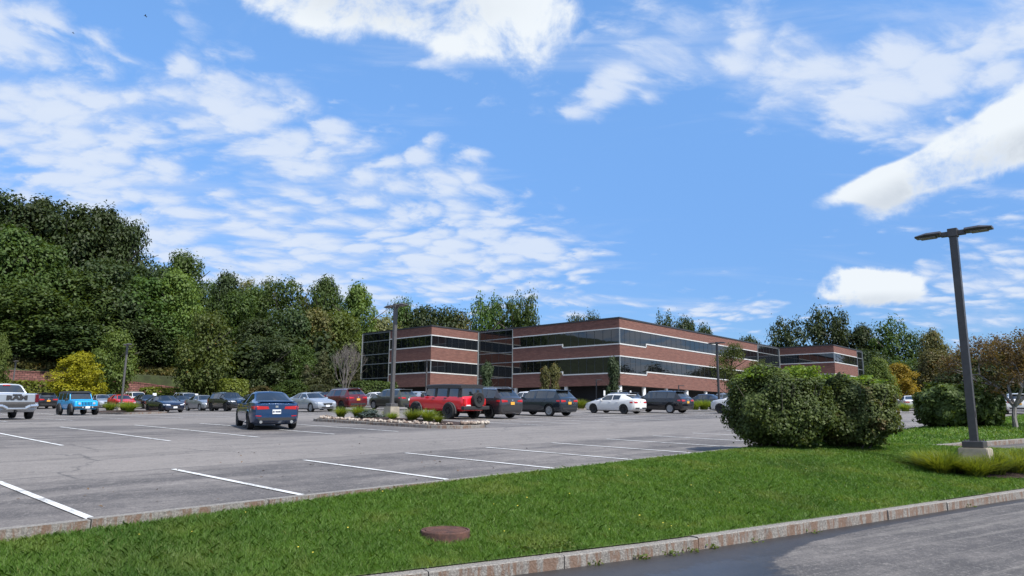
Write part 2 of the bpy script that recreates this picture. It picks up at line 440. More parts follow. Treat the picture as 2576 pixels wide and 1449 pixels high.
# ------------------------------------------------------------------ near road, kerbs and lawn
RC = [(-14, .2), (-6, 4.55), (-.71, 7.4), (1.77, 8.8), (4.91, 10.83), (9.76, 14.03), (14.5, 17.1), (20, 20.4), (34, 28.6)]
def zroad(x, y): return -.39 + .0343 * y
def offs(poly, d):
    'offset an open polyline sideways (left of its direction is positive)'
    out = []
    for i, p in enumerate(poly):
        a = Vector(poly[max(0, i - 1)]); c = Vector(poly[min(len(poly) - 1, i + 1)]); t = (c - a).normalized()
        out.append((p[0] - t.y * d, p[1] + t.x * d))
    return out
def resample(poly, step):
    out = []; 
    for a, c in zip(poly, poly[1:]):
        a = Vector(a); c = Vector(c); n = max(1, int((c - a).length / step))
        for k in range(n): out.append(tuple(a.lerp(c, k / n)))
    out.append(tuple(poly[-1])); return out
def smoothp(poly, it=2):
    for _ in range(it):
        q = [poly[0]]
        for a, c in zip(poly, poly[1:]):
            a = Vector(a); c = Vector(c); q += [tuple(a.lerp(c, .25)), tuple(a.lerp(c, .75))]
        q.append(poly[-1]); poly = q
    return poly
RC = smoothp(RC, 2)
def kerb(name, poly, zf, h=.14, w=.15, seglen=1.75, gap=.012, depth=.3, closed=False):
    'granite kerb stones laid end to end with open joints; poly = face line, the stones lie to its left'
    pts = resample(poly, .12); bm = bmesh.new()
    rnd = random.Random(3)
    L = 0; run = []; target = seglen
    def flush(run):
        if len(run) < 3: return
        jit = rnd.uniform(-.008, .008); jo = rnd.uniform(-.006, .006)
        left = offs(run, w); face = offs(run, jo); n = len(run); rings = []
        for i in range(n):
            x, y = face[i]; lx, ly = left[i]; z = zf(run[i][0], run[i][1])
            wob = rnd.uniform(-.008, .008); ch = .012
            nx, ny = (lx - x) / w, (ly - y) / w
            rings.append([bm.verts.new(q) for q in ((x, y, z - depth), (x - nx * wob, y - ny * wob, z + h * .45), (x - nx * (wob * .5), y - ny * wob * .5, z + h - ch + jit),
                     (x + nx * ch, y + ny * ch, z + h + jit), (lx, ly, z + h + jit), (lx, ly, z - depth))])
        for a, c in zip(rings, rings[1:]):
            for k in range(6): bm.faces.new((a[k], c[k], c[(k + 1) % 6], a[(k + 1) % 6]))
        bm.faces.new(rings[0]); bm.faces.new(rings[-1][::-1])
    prev = pts[0]; run = [prev]
    for p in pts[1:]:
        L += (Vector(p) - Vector(prev)).length; run.append(p); prev = p
        if L >= target:
            flush(run); L = 0; target = seglen * rnd.uniform(.8, 1.2)
            d = (Vector(run[-1]) - Vector(run[-2])).normalized() * gap
            run = [tuple(Vector(p) + d)]
    flush(run)
    bmesh.ops.recalc_face_normals(bm, faces=bm.faces)
    o = bmobj(name, bm, M_GRANITE); tag(o, kind='structure'); return o
kerb('road_kerb', RC, zroad)
LKU = [(u, kv(u)) for u in [-14 + 2 * i for i in range(50)]]
LK = [tuple(uv(u, v)) for u, v in LKU][::-1]                       # face towards the lot: stones lie on the lawn side
kerb('lot_kerb', LK, zlot, h=.13, w=.16, seglen=1.9)
# road sheet
def strip(name, A, B, za, zb, mat, n=30, m=12, kind='structure', smooth=True, zfn=None):
    V = []; F = []
    def along(P, t):
        k = t * (len(P) - 1); i = min(len(P) - 2, int(k)); return Vector(P[i]).lerp(Vector(P[i + 1]), k - i)
    for i in range(n + 1):
        a = along(A, i / n); c = along(B, i / n)
        for j in range(m + 1):
            p = a.lerp(c, j / m); 
            V.append((p.x, p.y, zfn(p.x, p.y, i / n, j / m)))
    for i in range(n):
        for j in range(m):
            q = i * (m + 1) + j; F.append((q, q + 1, q + m + 2, q + m + 1))
    o = obj(name, V, F, mat, smooth=smooth)
    bm = bmesh.new(); bm.from_mesh(o.data); 
    for f in bm.faces: f.normal_update()
    if sum(f.normal.z for f in bm.faces) < 0: bmesh.ops.reverse_faces(bm, faces=bm.faces)
    bm.to_mesh(o.data); bm.free()
    if kind: tag(o, kind=kind)
    return o
RF = offs(resample(RC, 1.0), .05)
strip('near_road', RF, [(x + 26, y - 40) for x, y in RF], 0, 0, M_ROAD, n=60, m=16, zfn=lambda x, y, s, t: zroad(x, max(y, -12)))
# main lawn between the two kerbs
ST = [((-13.9, 0.4), (-8, None)), ((-6.07, 4.68), (-2, None)), ((-.78, 7.52), (5, None)), ((1.70, 8.92), (9, None)), ((4.84, 10.95), (14.5, None)),
      ((9.69, 14.15), (20.5, None)), ((11.5, 15.3), (22.4, None)), ((13.0, 16.27), (22.5, 5.7)), ((15, 17.55), (22.9, 3.2)), ((20, 20.52), (25.6, .9)), ((34, 28.72), (36, -4.5))]
def lawn_st(t):
    k = t * (len(ST) - 1); i = min(len(ST) - 2, int(k)); f = k - i
    r0, k0 = ST[i]; r1, k1 = ST[i + 1]
    rr = Vector(r0).lerp(Vector(r1), f)
    v0 = k0[1] if k0[1] is not None else kv(k0[0]) - .165
    v1 = k1[1] if k1[1] is not None else kv(k1[0]) - .165
    return rr, k0[0] + (k1[0] - k0[0]) * f, v0 + (v1 - v0) * f
def lawn_z(x, y, t, j, u):
    zr = zroad(x, y) + .145; 
    drop = .11 * (1 - sstep(0, 9.5, u)) + .02 
    zk = zlot(x, y) + .125 - drop
    e = sstep(0, 1, j)
    z = zr * (1 - e) + zk * e
    bump = math.sin(x * 1.3 + y * .7) * .018 + math.sin(x * .5 - y * 1.1) * .022
    z += bump * math.sin(math.pi * j) + .10 * sstep(9, 18, u) * math.sin(math.pi * min(1, j * 1.0)) 
    return z
LAWN_N, LAWN_M = 90, 26
def build_lawn():
    V = []; F = []; grid = []
    for i in range(LAWN_N + 1):
        t = i / LAWN_N; rr, u, v = lawn_st(t); kk = uv(u, v)
        for j in range(LAWN_M + 1):
            f = j / LAWN_M; p = rr.lerp(kk, f); V.append((p.x, p.y, lawn_z(p.x, p.y, t, f, u)))
    for i in range(LAWN_N):
        for j in range(LAWN_M):
            q = i * (LAWN_M + 1) + j; F.append((q, q + LAWN_M + 1, q + LAWN_M + 2, q + 1))
    return V, F
LV, LF = build_lawn()
lawn_o = obj('lawn', LV, LF, M_SOIL, smooth=True); tag(lawn_o, kind='structure')
# far lawn beyond the shrubs, its kerb and the side drive
FA = [tuple(uv(u, kv(u) - .165)) for u in (22.4, 30, 38, 46, 54, 62, 72, 84)]
FBU = [(22.45, 5.8), (29.9, 4.2), (38, 2.4), (46, .6), (54, -1.2), (62, -3), (72, -5.4), (84, -8)]
FB = [tuple(uv(*q)) for q in FBU]
def zfar(x, y, s, t):
    return zlot(x, y) + .125 + .25 * math.sin(math.pi * t) * sstep(0, .25, s)
far_o = strip('far_lawn', FA, FB, 0, 0, M_SOIL, n=60, m=14, zfn=zfar)
kerb('drive_kerb', offs(FB, -.15)[:], lambda x, y: zlot(x, y) - .01, h=.14, w=.15)
BA = offs(FB, -.10)
BB = [tuple(uv(*q)) for q in [(22.9, 3.1), (25.6, .85), (30, -3), (36, -5.2), (44, -9), (54, -14), (64, -19), (84, -28)]]
strip('side_drive', BA, BB, 0, 0, M_ROAD, n=40, m=8, zfn=lambda x, y, s, t: zlot(x, y) - .012)
def paint_strip(name, a, c, w, zf):
    a = Vector(a); c = Vector(c); d = (c - a).normalized(); nrm = Vector((-d.y, d.x)) * w / 2; n = 12; V = []
    for k in range(n + 1):
        p = a.lerp(c, k / n)
        for q in (p - nrm, p + nrm): V.append((q.x, q.y, zf(q.x, q.y)))
    return obj(name, V, [(2 * k, 2 * k + 1, 2 * k + 3, 2 * k + 2) for k in range(n)], M_PAINT)
o = paint_strip('drive_line', uv(23.6, 4.0), uv(31, -.6), .12, lambda x, y: zlot(x, y)); o.parent = bpy.data.objects['side_drive']
for c in range(1): pass
# ------------------------------------------------------------------ office building
BA_ = R(42.71)
BU = Vector((math.sin(BA_), math.cos(BA_))); BL = Vector((-math.cos(BA_), math.sin(BA_)))
BC = Vector((15.288, 100.638))
def bw(u, l, z): p = BC + BU * u + BL * l; return (p.x, p.y, z)
def mat_brick():
    mt, nt, out = newmat('brick'); b = NB(nt)
    g = b.n('ShaderNodeNewGeometry'); P = b.n('ShaderNodeMapping', {'Vector': g.outputs['Position'], 'Rotation': (0, 0, -R(90 - 42.71))}).outputs[0]
    s = b.n('ShaderNodeSeparateXYZ', {0: P}).outputs
    N_ = b.n('ShaderNodeSeparateXYZ', {0: b.n('ShaderNodeMapping', {'Vector': g.outputs['Normal'], 'Rotation': (0, 0, -R(90 - 42.71))}, vector_type='NORMAL').outputs[0]}).outputs
    sel = b.m('GREATER_THAN', b.m('ABSOLUTE', N_[0]), .7)
    hx = b.m('ADD', b.m('MULTIPLY', sel, s[1]), b.m('MULTIPLY', b.m('SUBTRACT', 1.0, sel), s[0]))
    v = b.xyz(hx, s[2], 0)
    br = b.n('ShaderNodeTexBrick', {'Vector': v, 'Color1': (.148, .060, .047, 1), 'Color2': (.200, .090, .070, 1), 'Mortar': (.20, .145, .12, 1), 'Scale': 1.0,
             'Mortar Size': .007, 'Brick Width': .42, 'Row Height': .095, 'Bias': -.1})
    n1 = b.noise(b.n('ShaderNodeMapping', {'Vector': v, 'Scale': (.7, 4.0, 1)}).outputs[0], 1.3, 6, .68)
    n2 = b.noise(v, .35, 3, .5)
    c = b.mix(b.ss(n1, .34, .70), b.mix(.55, br.outputs[0], (.090, .038, .032)), b.mix(.35, br.outputs[0], (.255, .118, .088)))
    c = b.mix(b.m('MULTIPLY', b.ss(n2, .5, .68), .25), c, (.16, .06, .045))
    bsdf(b, out, c, .88)
    return mt
def mat_ribbon(name='reflective_glass', ior=1.85):
    mt, nt, out = newmat(name); b = NB(nt)
    P = b.n('ShaderNodeNewGeometry').outputs['Position']
    cell = b.n('ShaderNodeTexVoronoi', {'Vector': P, 'Scale': .6}).outputs['Color']
    c = b.mix(.5, (.004, .005, .006), (.008, .009, .011))
    pr = bsdf(b, out, c, .02, ior=ior)
    nz = b.noise(P, .55, 2, .5)
    bn = b.n('ShaderNodeBump', {'Strength': .12, 'Distance': .02, 'Height': nz}); nt.links.new(bn.outputs[0], pr.inputs['Normal'])
    return mt
M_BRICK = mat_brick(); M_GLASSB = mat_ribbon()
M_TRIM = plain('white_trim', (.56, .57, .56), .45, vary=.06, scale=.8); M_COPE = plain('dark_coping', (.030, .030, .034), .5)
M_MULL = plain('mullion_metal', (.055, .062, .068), .4, .4); M_LMULL = plain('pale_frame_metal', (.24, .265, .275), .45, .2)
M_ROOF = plain('roof_membrane', (.12, .12, .12), .9); M_COL = plain('white_column', (.70, .71, .70), .6, vary=.06)
M_LOBBY_SHADE = plain('lobby_shade', (.012, .012, .014), .7)
bld = empty('office_building', bw(20, 10, 3.4), 0, 'long three storey red brick office building with dark ribbon windows raised on white columns', 'building')
bldinv = Matrix.Translation(bld.location).inverted()
def bobj(name, bm, mat, parent=bld, smooth=False, label=None):
    bmesh.ops.recalc_face_normals(bm, faces=bm.faces)
    if parent is bld: bm.transform(bldinv)
    o = bmobj(name, bm, mat, parent, smooth)
    if parent is not bld: o.matrix_parent_inverse = Matrix.Identity(4)
    if label: o['label'] = label
    return o
def bsub(name, bm, mat, parent):
    bmesh.ops.recalc_face_normals(bm, faces=bm.faces); bm.transform(bldinv); return bmobj(name, bm, mat, parent)
def pathoff(path, d):
    'mitred outward offset of an axis aligned facade path in (u, l); outside lies to the right of travel reversed'
    out = []; n = len(path)
    for i, p in enumerate(path):
        nn = []
        for a, c in ((i - 1, i), (i, i + 1)):
            if a < 0 or c >= n: continue
            du = path[c][0] - path[a][0]; dl = path[c][1] - path[a][1]; L_ = math.hypot(du, dl); nn.append((dl / L_, -du / L_))
        if len(nn) == 1: o_ = nn[0]
        else: o_ = (nn[0][0] + nn[1][0], nn[0][1] + nn[1][1]) if abs(nn[0][0] * nn[1][0] + nn[0][1] * nn[1][1]) < .5 else nn[0]
        out.append((p[0] + o_[0] * d, p[1] + o_[1] * d))
    return out
def prism(bm, path, z0, z1, dout, din):
    A = pathoff(path, dout); B = pathoff(path, -din); n = len(path); r_ = []
    for a, c in zip(A, B):
        r_.append([bm.verts.new(bw(*q)) for q in ((a[0], a[1], z0), (a[0], a[1], z1), (c[0], c[1], z1), (c[0], c[1], z0))])
    for i in range(n - 1):
        for k in range(4): bm.faces.new((r_[i][k], r_[i + 1][k], r_[i + 1][(k + 1) % 4], r_[i][(k + 1) % 4]))
    bm.faces.new(r_[0][::-1]); bm.faces.new(r_[-1])
def P_(name, path, z0, z1, dout, din, mat, parent=bld, label=None):
    bm = bmesh.new(); prism(bm, path, z0, z1, dout, din)
    return bobj(name, bm, mat, parent, label=label) if parent is bld else bsub(name, bm, mat, parent)
A0, A1, A2, A3, A4, A5, A6, A7, A8, A9, A10 = (-10.42, 46.55), (-10.42, 38.9), (-10.42, 28.35), (0, 28.35), (0, 20.5), (0, 0), (45.7, 0), (55.65, 0), (55.65, -10.5), (68.9, -10.5), (72.4, -10.5)
CJ, CK = (0, 10.24), (6.87, 0)
ZR = 15.72
def ribbon(path, z0, z1, step=1.52):
    'one run of window: glass, its mullions and its pale edge frame'
    w = P_('window', path, z0, z1, -.07, .16, M_GLASSB)
    a, c = path
    du, dl = c[0] - a[0], c[1] - a[1]; L_ = math.hypot(du, dl); n = max(1, round(L_ / step)); nx, nl = dl / L_, -du / L_
    du /= L_; dl /= L_
    sc = [0.0]
    for k in range(1, n): sc += [L_ * k / n - .028, L_ * k / n + .028]
    sc.append(L_); zc = [z0 + .002, z0 + .04, z1 - .04, z1 - .002]
    bm = bmesh.new(); gv = {}
    for i, s_ in enumerate(sc):
        for j, z in enumerate(zc): gv[i, j] = bm.verts.new(bw(a[0] + du * s_ - nx * .052, a[1] + dl * s_ - nl * .052, z))
    for i in range(len(sc) - 1):
        for j in range(3):
            if j == 1 and i % 2 == 0: continue
            bm.faces.new((gv[i, j], gv[i + 1, j], gv[i + 1, j + 1], gv[i, j + 1]))
    bmesh.ops.delete(bm, geom=[v for v in bm.verts if not v.link_faces], context='VERTS')
    ex = bmesh.ops.extrude_face_region(bm, geom=list(bm.faces))
    iv = BU * (-nx * .014) + BL * (-nl * .014)
    bmesh.ops.translate(bm, verts=[v for v in ex['geom'] if isinstance(v, bmesh.types.BMVert)], vec=(iv.x, iv.y, 0))
    bsub('window_frame', bm, M_MULL, w)
    return w
def post(u, l, z0, z1, s_=.16, parent=bld, mat=None):
    bm = bmesh.new()
    lo = [bm.verts.new(bw(u + a * s_ / 2, l + c * s_ / 2, z0)) for a, c in ((-1, -1), (1, -1), (1, 1), (-1, 1))]
    hi = [bm.verts.new(bw(u + a * s_ / 2, l + c * s_ / 2, z1)) for a, c in ((-1, -1), (1, -1), (1, 1), (-1, 1))]
    for i in range(4): bm.faces.new((lo[i], lo[(i + 1) % 4], hi[(i + 1) % 4], hi[i]))
    bm.faces.new(hi); bm.faces.new(lo[::-1])
    return bobj('corner_post', bm, mat or M_LMULL) if parent is bld else bsub('corner_post', bm, mat or M_LMULL, parent)
blocks = [[A1, A2, A3], [A4, A5, A6], [A7, A8, A9]]
for bi, path in enumerate(blocks):
    P_('brick_wall', path, 14.20, 15.50, 0, .34, M_BRICK)
    P_('coping', path, 15.50, ZR, .07, .40, M_COPE)
    for (h0, h1, s0, s1, br0) in ((14.05, 14.20, 12.28, 12.45, 10.25), (10.10, 10.25, 8.18, 8.35, 6.10)):
        P_('lintel_band', path, h0, h1, .035, .36, M_TRIM)
        if bi == 1:
            mid_ = [CJ, A5, CK]
            d = .47
            P_('sill_band', [A4, CJ], s0, s1, .045, .36, M_TRIM); P_('sill_band', [CK, A6], s0, s1, .045, .36, M_TRIM)
            P_('sill_band', mid_, s0 - d, s1 - d, .045, .36, M_TRIM)
            for (u, l, du, dl) in ((0, CJ[1], 0, 1), (CK[0], 0, 1, 0)):
                P_('sill_step', [(u, l + .15 * dl), (u, l)] if dl else [(u, l), (u + .15 * du, l)], s1 - d, s0, .046, .36, M_TRIM)
            P_('brick_wall', path, br0, s0 - d, 0, .34, M_BRICK)
            P_('brick_wall', [A4, (0, CJ[1] + .15)], s0 - d, s0, 0, .34, M_BRICK); P_('brick_wall', [(CK[0] + .15, 0), A6], s0 - d, s0, 0, .34, M_BRICK)
            for sg, zz0 in (([A4, CJ], s1), ([CJ, A5], s1 - d), ([A5, CK], s1 - d), ([CK, A6], s1)):
                ribbon(sg, zz0, h0)
        else:
            P_('sill_band', path, s0, s1, .045, .36, M_TRIM)
            P_('brick_wall', path, br0, s0, 0, .34, M_BRICK)
            for a, c in zip(path, path[1:]): ribbon([a, c], s1, h0)
        cpt = path[1]
        post(cpt[0] + .02, cpt[1] + .02, (s1 - .47 if bi == 1 else s1) , h0, .13)
for path in ([A0, A1], [A3, A4], [A6, A7], [A9, A10]):
    lv = [6.20, 7.70, 7.80, 10.11, 10.21, 11.74, 11.84, 14.01, 14.11, 15.38]
    for k in range(0, 10, 2):
        ribbon(path, lv[k], lv[k + 1])
    for k in (1, 3, 5, 7): P_('glazing_bar', path, lv[k], lv[k + 1], -.03, .2, M_LMULL)
    P_('glazing_bar', path, 15.38, 15.50, -.02, .25, M_LMULL); P_('glazing_bar', path, 6.10, 6.20, -.03, .25, M_LMULL)
    P_('coping', path, 15.50, ZR, .03, .40, M_COPE)
post(-10.46, 46.60, 6.1, 15.5, .14); post(-10.47, 38.9, 6.12, 15.48, .10); post(-.10, 28.30, 6.1, 15.5, .2); post(-.02, 20.52, 6.1, 15.48, .12)
post(45.72, -.03, 6.12, 15.48, .12); post(55.56, -.08, 6.1, 15.5, .2); post(68.92, -10.53, 6.12, 15.48, .1); post(72.42, -10.5, 6.1, 15.5, .14)
# roof, soffit, back walls
out_ = [A0, A2, A3, A5, A7, A8, A10, (72.4, 34), (-10.42, 46.55)]
def plate(name, pts, z0, z1, mat):
    bm = bmesh.new(); lo = [bm.verts.new(bw(u, l, z0)) for u, l in pts]; hi = [bm.verts.new(bw(u, l, z1)) for u, l in pts]
    bm.faces.new(hi); bm.faces.new(lo[::-1])
    for i in range(len(pts)): bm.faces.new((lo[i], lo[(i + 1) % len(pts)], hi[(i + 1) % len(pts)], hi[i]))
    bmesh.ops.triangulate(bm, faces=[f for f in bm.faces if len(f.verts) > 4])
    return bobj(name, bm, mat)
inner = [(-10.0, 46.3), (-10.0, 28.77), (.42, 28.77), (.42, .42), (56.07, .42), (56.07, -10.08), (72.1, -10.08), (72.1, 33.5)]
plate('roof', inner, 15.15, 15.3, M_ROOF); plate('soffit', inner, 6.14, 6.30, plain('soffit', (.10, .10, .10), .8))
P_('rear_wall', [(72.55, -10.4), (72.55, 34), (-10.42, 46.8)][:2], 2.5, ZR - .03, .1, .3, M_BRICK)
bm = bmesh.new(); prism(bm, [(72.4, 34), (-10.3, 46.75)], 2.5, ZR - .05, .05, .3); bobj('rear_wall', bm, M_BRICK)
# recessed ground floor: the shade under the building is painted as a near-black wall
P_('lobby_shade_wall', [(-8.2, 46.2), (-8.2, 30.5), (2.6, 30.5), (2.6, 2.6), (58.4, 2.6), (58.4, -8.0), (72.1, -8.0)], 1.5, 6.14, 0, .2, M_LOBBY_SHADE)
# columns
def column(u, l):
    p = bw(u, l, 0); bm = bmesh.new(); z0 = zground(p[0], p[1]) - .3
    cyl(bm, (p[0], p[1], z0), (p[0], p[1], 6.14), .30, .30, 16)
    bobj('column', bm, M_COL, smooth=False)
for l in (20.1, 9.95): column(.45, l)
for k in range(8): column(.45 + 6.28 * k + (0 if k else .1), .45)
column(-9.9, 38.6); column(-9.9, 28.9)
for k in range(3): column(56.2 + 6.1 * k, -9.9)
# ------------------------------------------------------------------ vehicles
def paint(name, color, metal=.35, rough=.32, coat=1.0):
    if name in MATS: return MATS[name]
    mt, nt, out = newmat(name); b = NB(nt)
    P = b.n('ShaderNodeTexCoord').outputs['Object']
    s = b.n('ShaderNodeSeparateXYZ', {0: P}).outputs
    n1 = b.noise(P, 3.0, 4, .6)
    dirt = b.m('MULTIPLY', b.ss(b.m('ADD', s[2], b.m('MULTIPLY', n1, .25)), .62, .25), .35)
    c = b.mix(dirt, color, (.09, .085, .08))
    pr = bsdf(b, out, c, rough, metal, .5, coat)
    nt.links.new(b.m('ADD', rough, b.m('MULTIPLY', dirt, .5)), pr.inputs['Roughness'])
    MATS[name] = mt; return mt
def mat_carglass():
    mt, nt, out = newmat('car_glass'); b = NB(nt)
    P = b.n('ShaderNodeTexCoord').outputs['Object']
    n1 = b.noise(P, 1.6, 3, .5)
    c = b.mix(n1, (.006, .008, .009), (.018, .021, .023))
    pr = bsdf(b, out, c, .04, ior=2.1)
    return mt
M_CGL = mat_carglass()
M_TYRE = plain('tyre_rubber', (.016, .016, .017), .85); M_PLA = plain('black_plastic', (.022, .022, .024), .6)
M_RIMS = plain('alloy_rim', (.46, .47, .48), .35, .7, vary=.05); M_RIMD = plain('dark_rim', (.030, .030, .032), .4, .3)
M_ARCH = plain('wheel_arch', (.010, .010, .011), .9)
M_RED = plain('tail_lens', (.42, .012, .016), .15, coat=.6, vary=.1); M_CLR = plain('head_lens', (.50, .52, .55), .12, .2, coat=.8)
M_CHR = plain('chrome', (.66, .67, .68), .18, .9, vary=.05); M_PLW = plain('white_plate', (.72, .74, .76), .5, vary=.04); M_PLY = plain('orange_plate', (.70, .36, .05), .5, vary=.06)
M_INK = plain('plate_ink', (.03, .04, .08), .6)
M_GREYP = plain('grey_plastic', (.060, .058, .060), .65)
# stations: (s, bottom, shoulder, top, half width, top half width); heights in H, widths in W/2
PROF = {
 'sedan': dict(st=[(0, .20, .42, .45, .66, .55), (.018, .14, .46, .50, .84, .70), (.07, .125, .525, .565, .95, .80), (.16, .12, .59, .632, 1, .84), (.275, .12, .645, .69, 1, .87),
   (.335, .12, .655, .80, 1, .80), (.43, .12, .66, .975, 1, .66), (.55, .12, .665, 1.0, 1, .665), (.68, .12, .67, .98, 1, .65), (.775, .12, .685, .86, 1, .72), (.85, .12, .70, .745, .99, .79), (.93, .13, .705, .745, .955, .77), (.978, .17, .69, .725, .89, .72), (1, .24, .63, .655, .82, .68)],
   cowl=4, rf=6, rr=8, deck=10, doors=(.335, .55, .775), wheels=(.195, .80), wr=.225),
 'hatch': dict(st=[(0, .20, .40, .43, .64, .52), (.02, .14, .46, .49, .84, .70), (.08, .125, .53, .565, .95, .80), (.17, .12, .59, .63, 1, .84), (.275, .12, .63, .68, 1, .87),
   (.34, .12, .64, .80, 1, .80), (.44, .12, .65, .975, 1, .67), (.57, .12, .665, 1.0, 1, .67), (.72, .12, .69, .985, 1, .64), (.80, .12, .715, .955, 1, .62), (.945, .13, .71, .765, .96, .70), (.982, .17, .70, .735, .91, .70), (1, .24, .60, .62, .84, .66)],
   cowl=4, rf=6, rr=9, deck=10, doors=(.34, .57, .72), wheels=(.195, .80), wr=.232),
 'suv': dict(st=[(0, .22, .44, .48, .68, .56), (.018, .15, .50, .535, .86, .74), (.06, .14, .555, .59, .955, .82), (.15, .135, .60, .635, 1, .86), (.245, .13, .625, .665, 1, .88),
   (.31, .13, .635, .79, 1, .80), (.39, .13, .64, .965, 1, .72), (.55, .13, .645, .995, 1, .73), (.74, .13, .655, .99, 1, .72), (.875, .13, .665, .965, .995, .70), (.965, .14, .655, .70, .965, .80), (.988, .17, .64, .665, .93, .79), (1, .25, .56, .58, .87, .74)],
   cowl=4, rf=6, rr=9, deck=10, doors=(.31, .53, .74), wheels=(.185, .795), wr=.215),
 'box': dict(st=[(0, .27, .50, .52, .80, .70), (.012, .24, .575, .59, .86, .78), (.05, .235, .60, .62, .88, .82), (.16, .23, .615, .635, .90, .84), (.285, .23, .625, .645, .91, .86),
   (.305, .23, .628, .72, .92, .83), (.355, .23, .63, .96, .92, .78), (.50, .23, .63, .99, .92, .79), (.72, .23, .63, 1.0, .92, .79), (.955, .23, .63, .985, .91, .77), (.975, .24, .625, .655, .90, .84), (.99, .26, .61, .625, .88, .82), (1, .30, .56, .575, .86, .8)],
   cowl=4, rf=6, rr=9, deck=10, doors=(.305, .52, .735), wheels=(.17, .785), wr=.222),
 'pickup': dict(st=[(0, .25, .52, .55, .76, .66), (.012, .20, .60, .63, .90, .80), (.05, .19, .635, .66, .97, .86), (.14, .185, .65, .68, 1, .88), (.235, .18, .655, .69, 1, .88),
   (.275, .18, .66, .80, 1, .80), (.335, .18, .665, .975, 1, .72), (.45, .18, .67, 1.0, 1, .73), (.555, .18, .675, .985, 1, .72), (.595, .18, .69, .715, 1, .95), (.61, .18, .69, .70, 1, .96), (.97, .19, .69, .70, .99, .95), (.985, .20, .69, .70, .985, .95), (1, .26, .67, .68, .97, .93)],
   cowl=4, rf=6, rr=8, deck=9, doors=(.275, .435, .56), wheels=(.155, .785), wr=.205),
}
SLOT = dict(paint=0, arch=1, wind=2, rear=3, wf=4, wr=5, df=6, dr=7, wq=8)
def ringpts(st, L, W, H):
    s, zb, zsh, zt, w, wt = st; x = L * (.5 - s); w *= W / 2; wt *= W / 2; zb *= H; zsh *= H; zt *= H
    top = zt - zsh
    half = [(0, zb), (w * .80, zb), (w * .955, zb + .06 * H), (w, zb + (zsh - zb) * .42), (w * .985, zb + (zsh - zb) * .80), (w * .945, zsh),
            (wt, zt - min(.055 * H, top * .45)), (wt * .80, zt - min(.012 * H, top * .1)), (0, zt + (.006 * H))]
    return x, half
def car_shell(kind, L, W, H):
    'body as one closed loft, wheel arches cut out, windows and doors split off; returns dict of meshes and a BVH'
    pr = PROF[kind]; st = pr['st']; bm = bmesh.new(); rings = []
    for q in st:
        x, half = ringpts(q, L, W, H); ring = [bm.verts.new((x, y, z)) for y, z in half]
        ring += [bm.verts.new((x, -y, z)) for y, z in half[-2:0:-1]]
        rings.append(ring)
    n = len(rings[0]); nh = 9
    d0, d1, d2 = pr['doors']
    for i in range(len(rings) - 1):
        a, c = rings[i], rings[i + 1]; sm = (st[i][0] + st[i + 1][0]) / 2
        for k in range(n):
            f = bm.faces.new((a[k], a[(k + 1) % n], c[(k + 1) % n], c[k]))
            kk = k if k < nh - 1 else n - 1 - k            # row index from the bottom centre on either side
            slot = 0
            cabin = pr['cowl'] <= i < pr['deck']
            if kk in (6, 7) and pr['cowl'] <= i < pr['rf']: slot = SLOT['wind']
            elif kk in (6, 7) and pr['rr'] <= i < pr['deck']: slot = SLOT['rear']
            elif kk == 5 and cabin:
                if i < pr['rf'] - 1: slot = 0
                elif sm < d1: slot = SLOT['wf']
                elif sm < d2: slot = SLOT['wr']
                elif i < pr['rr'] and kind in ('suv', 'box'): slot = SLOT['wq']
            elif kk in (2, 3, 4) and d0 < sm < d2:
                slot = SLOT['df'] if sm < d1 else SLOT['dr']
            f.material_index = slot
    bm.faces.new(rings[0][::-1]); bm.faces.new(rings[-1])
    bmesh.ops.recalc_face_normals(bm, faces=bm.faces)
    me = bpy.data.meshes.new('shell'); bm.to_mesh(me); bm.free()
    dm = [MATS.setdefault('slot%d' % k, None) or plain('slot%d' % k, (.5, .5, .5)) for k in range(9)]
    ob = link('shell_tmp', me, dm)
    wr = pr['wr'] * H if kind in ('sedan', 'hatch') else pr['wr'] * H
    cb = bmesh.new()
    for ws in pr['wheels']:
        for sgn in (1, -1):
            x = L * (.5 - ws); cyl(cb, (x, sgn * (W / 2 + .2), wr), (x, sgn * (W / 2 - .33), wr), wr * 1.17, wr * 1.17, 28)
    for f in cb.faces: f.material_index = 1
    bmesh.ops.recalc_face_normals(cb, faces=cb.faces)
    cm = bpy.data.meshes.new('cut'); cb.to_mesh(cm); cb.free(); co = link('cut_tmp', cm, dm)
    md = ob.modifiers.new('b', 'BOOLEAN'); md.object = co; md.operation = 'DIFFERENCE'; md.solver = 'EXACT'
    bpy.context.view_layer.update()
    dg = bpy.context.evaluated_depsgraph_get()
    res = bpy.data.meshes.new_from_object(ob.evaluated_get(dg), depsgraph=dg)
    for q in (ob, co): bpy.data.objects.remove(q)
    bm = bmesh.new(); bm.from_mesh(res)
    bvh = BVHTree.FromBMesh(bm)
    parts = {}
    def take(slot, side=None, thick=.035, depth=-.012, do_inset=True):
        fs = [f for f in bm.faces if f.material_index == slot and (side is None or f.calc_center_median().y * side > 0)]
        if not fs: return None
        if do_inset:
            bmesh.ops.inset_region(bm, faces=fs, thickness=thick, depth=depth, use_even_offset=True)
            for f in bm.faces:
                pass
        nb = bmesh.new(); mp = {}
        for f in fs:
            nv = []
            for v in f.verts:
                if v not in mp: mp[v] = nb.verts.new(v.co)
                nv.append(mp[v])
            nb.faces.new(nv)
        bmesh.ops.delete(bm, geom=fs, context='FACES')
        m_ = bpy.data.meshes.new('panel'); nb.to_mesh(m_); nb.free(); return m_
    # faces created by the inset keep the window slot: turn everything left over back into paint afterwards
    parts['windshield'] = take(SLOT['wind'], None, .045); parts['rear_window'] = take(SLOT['rear'], None, .06)
    for f in bm.faces:
        if f.material_index in (2, 3): f.material_index = 0
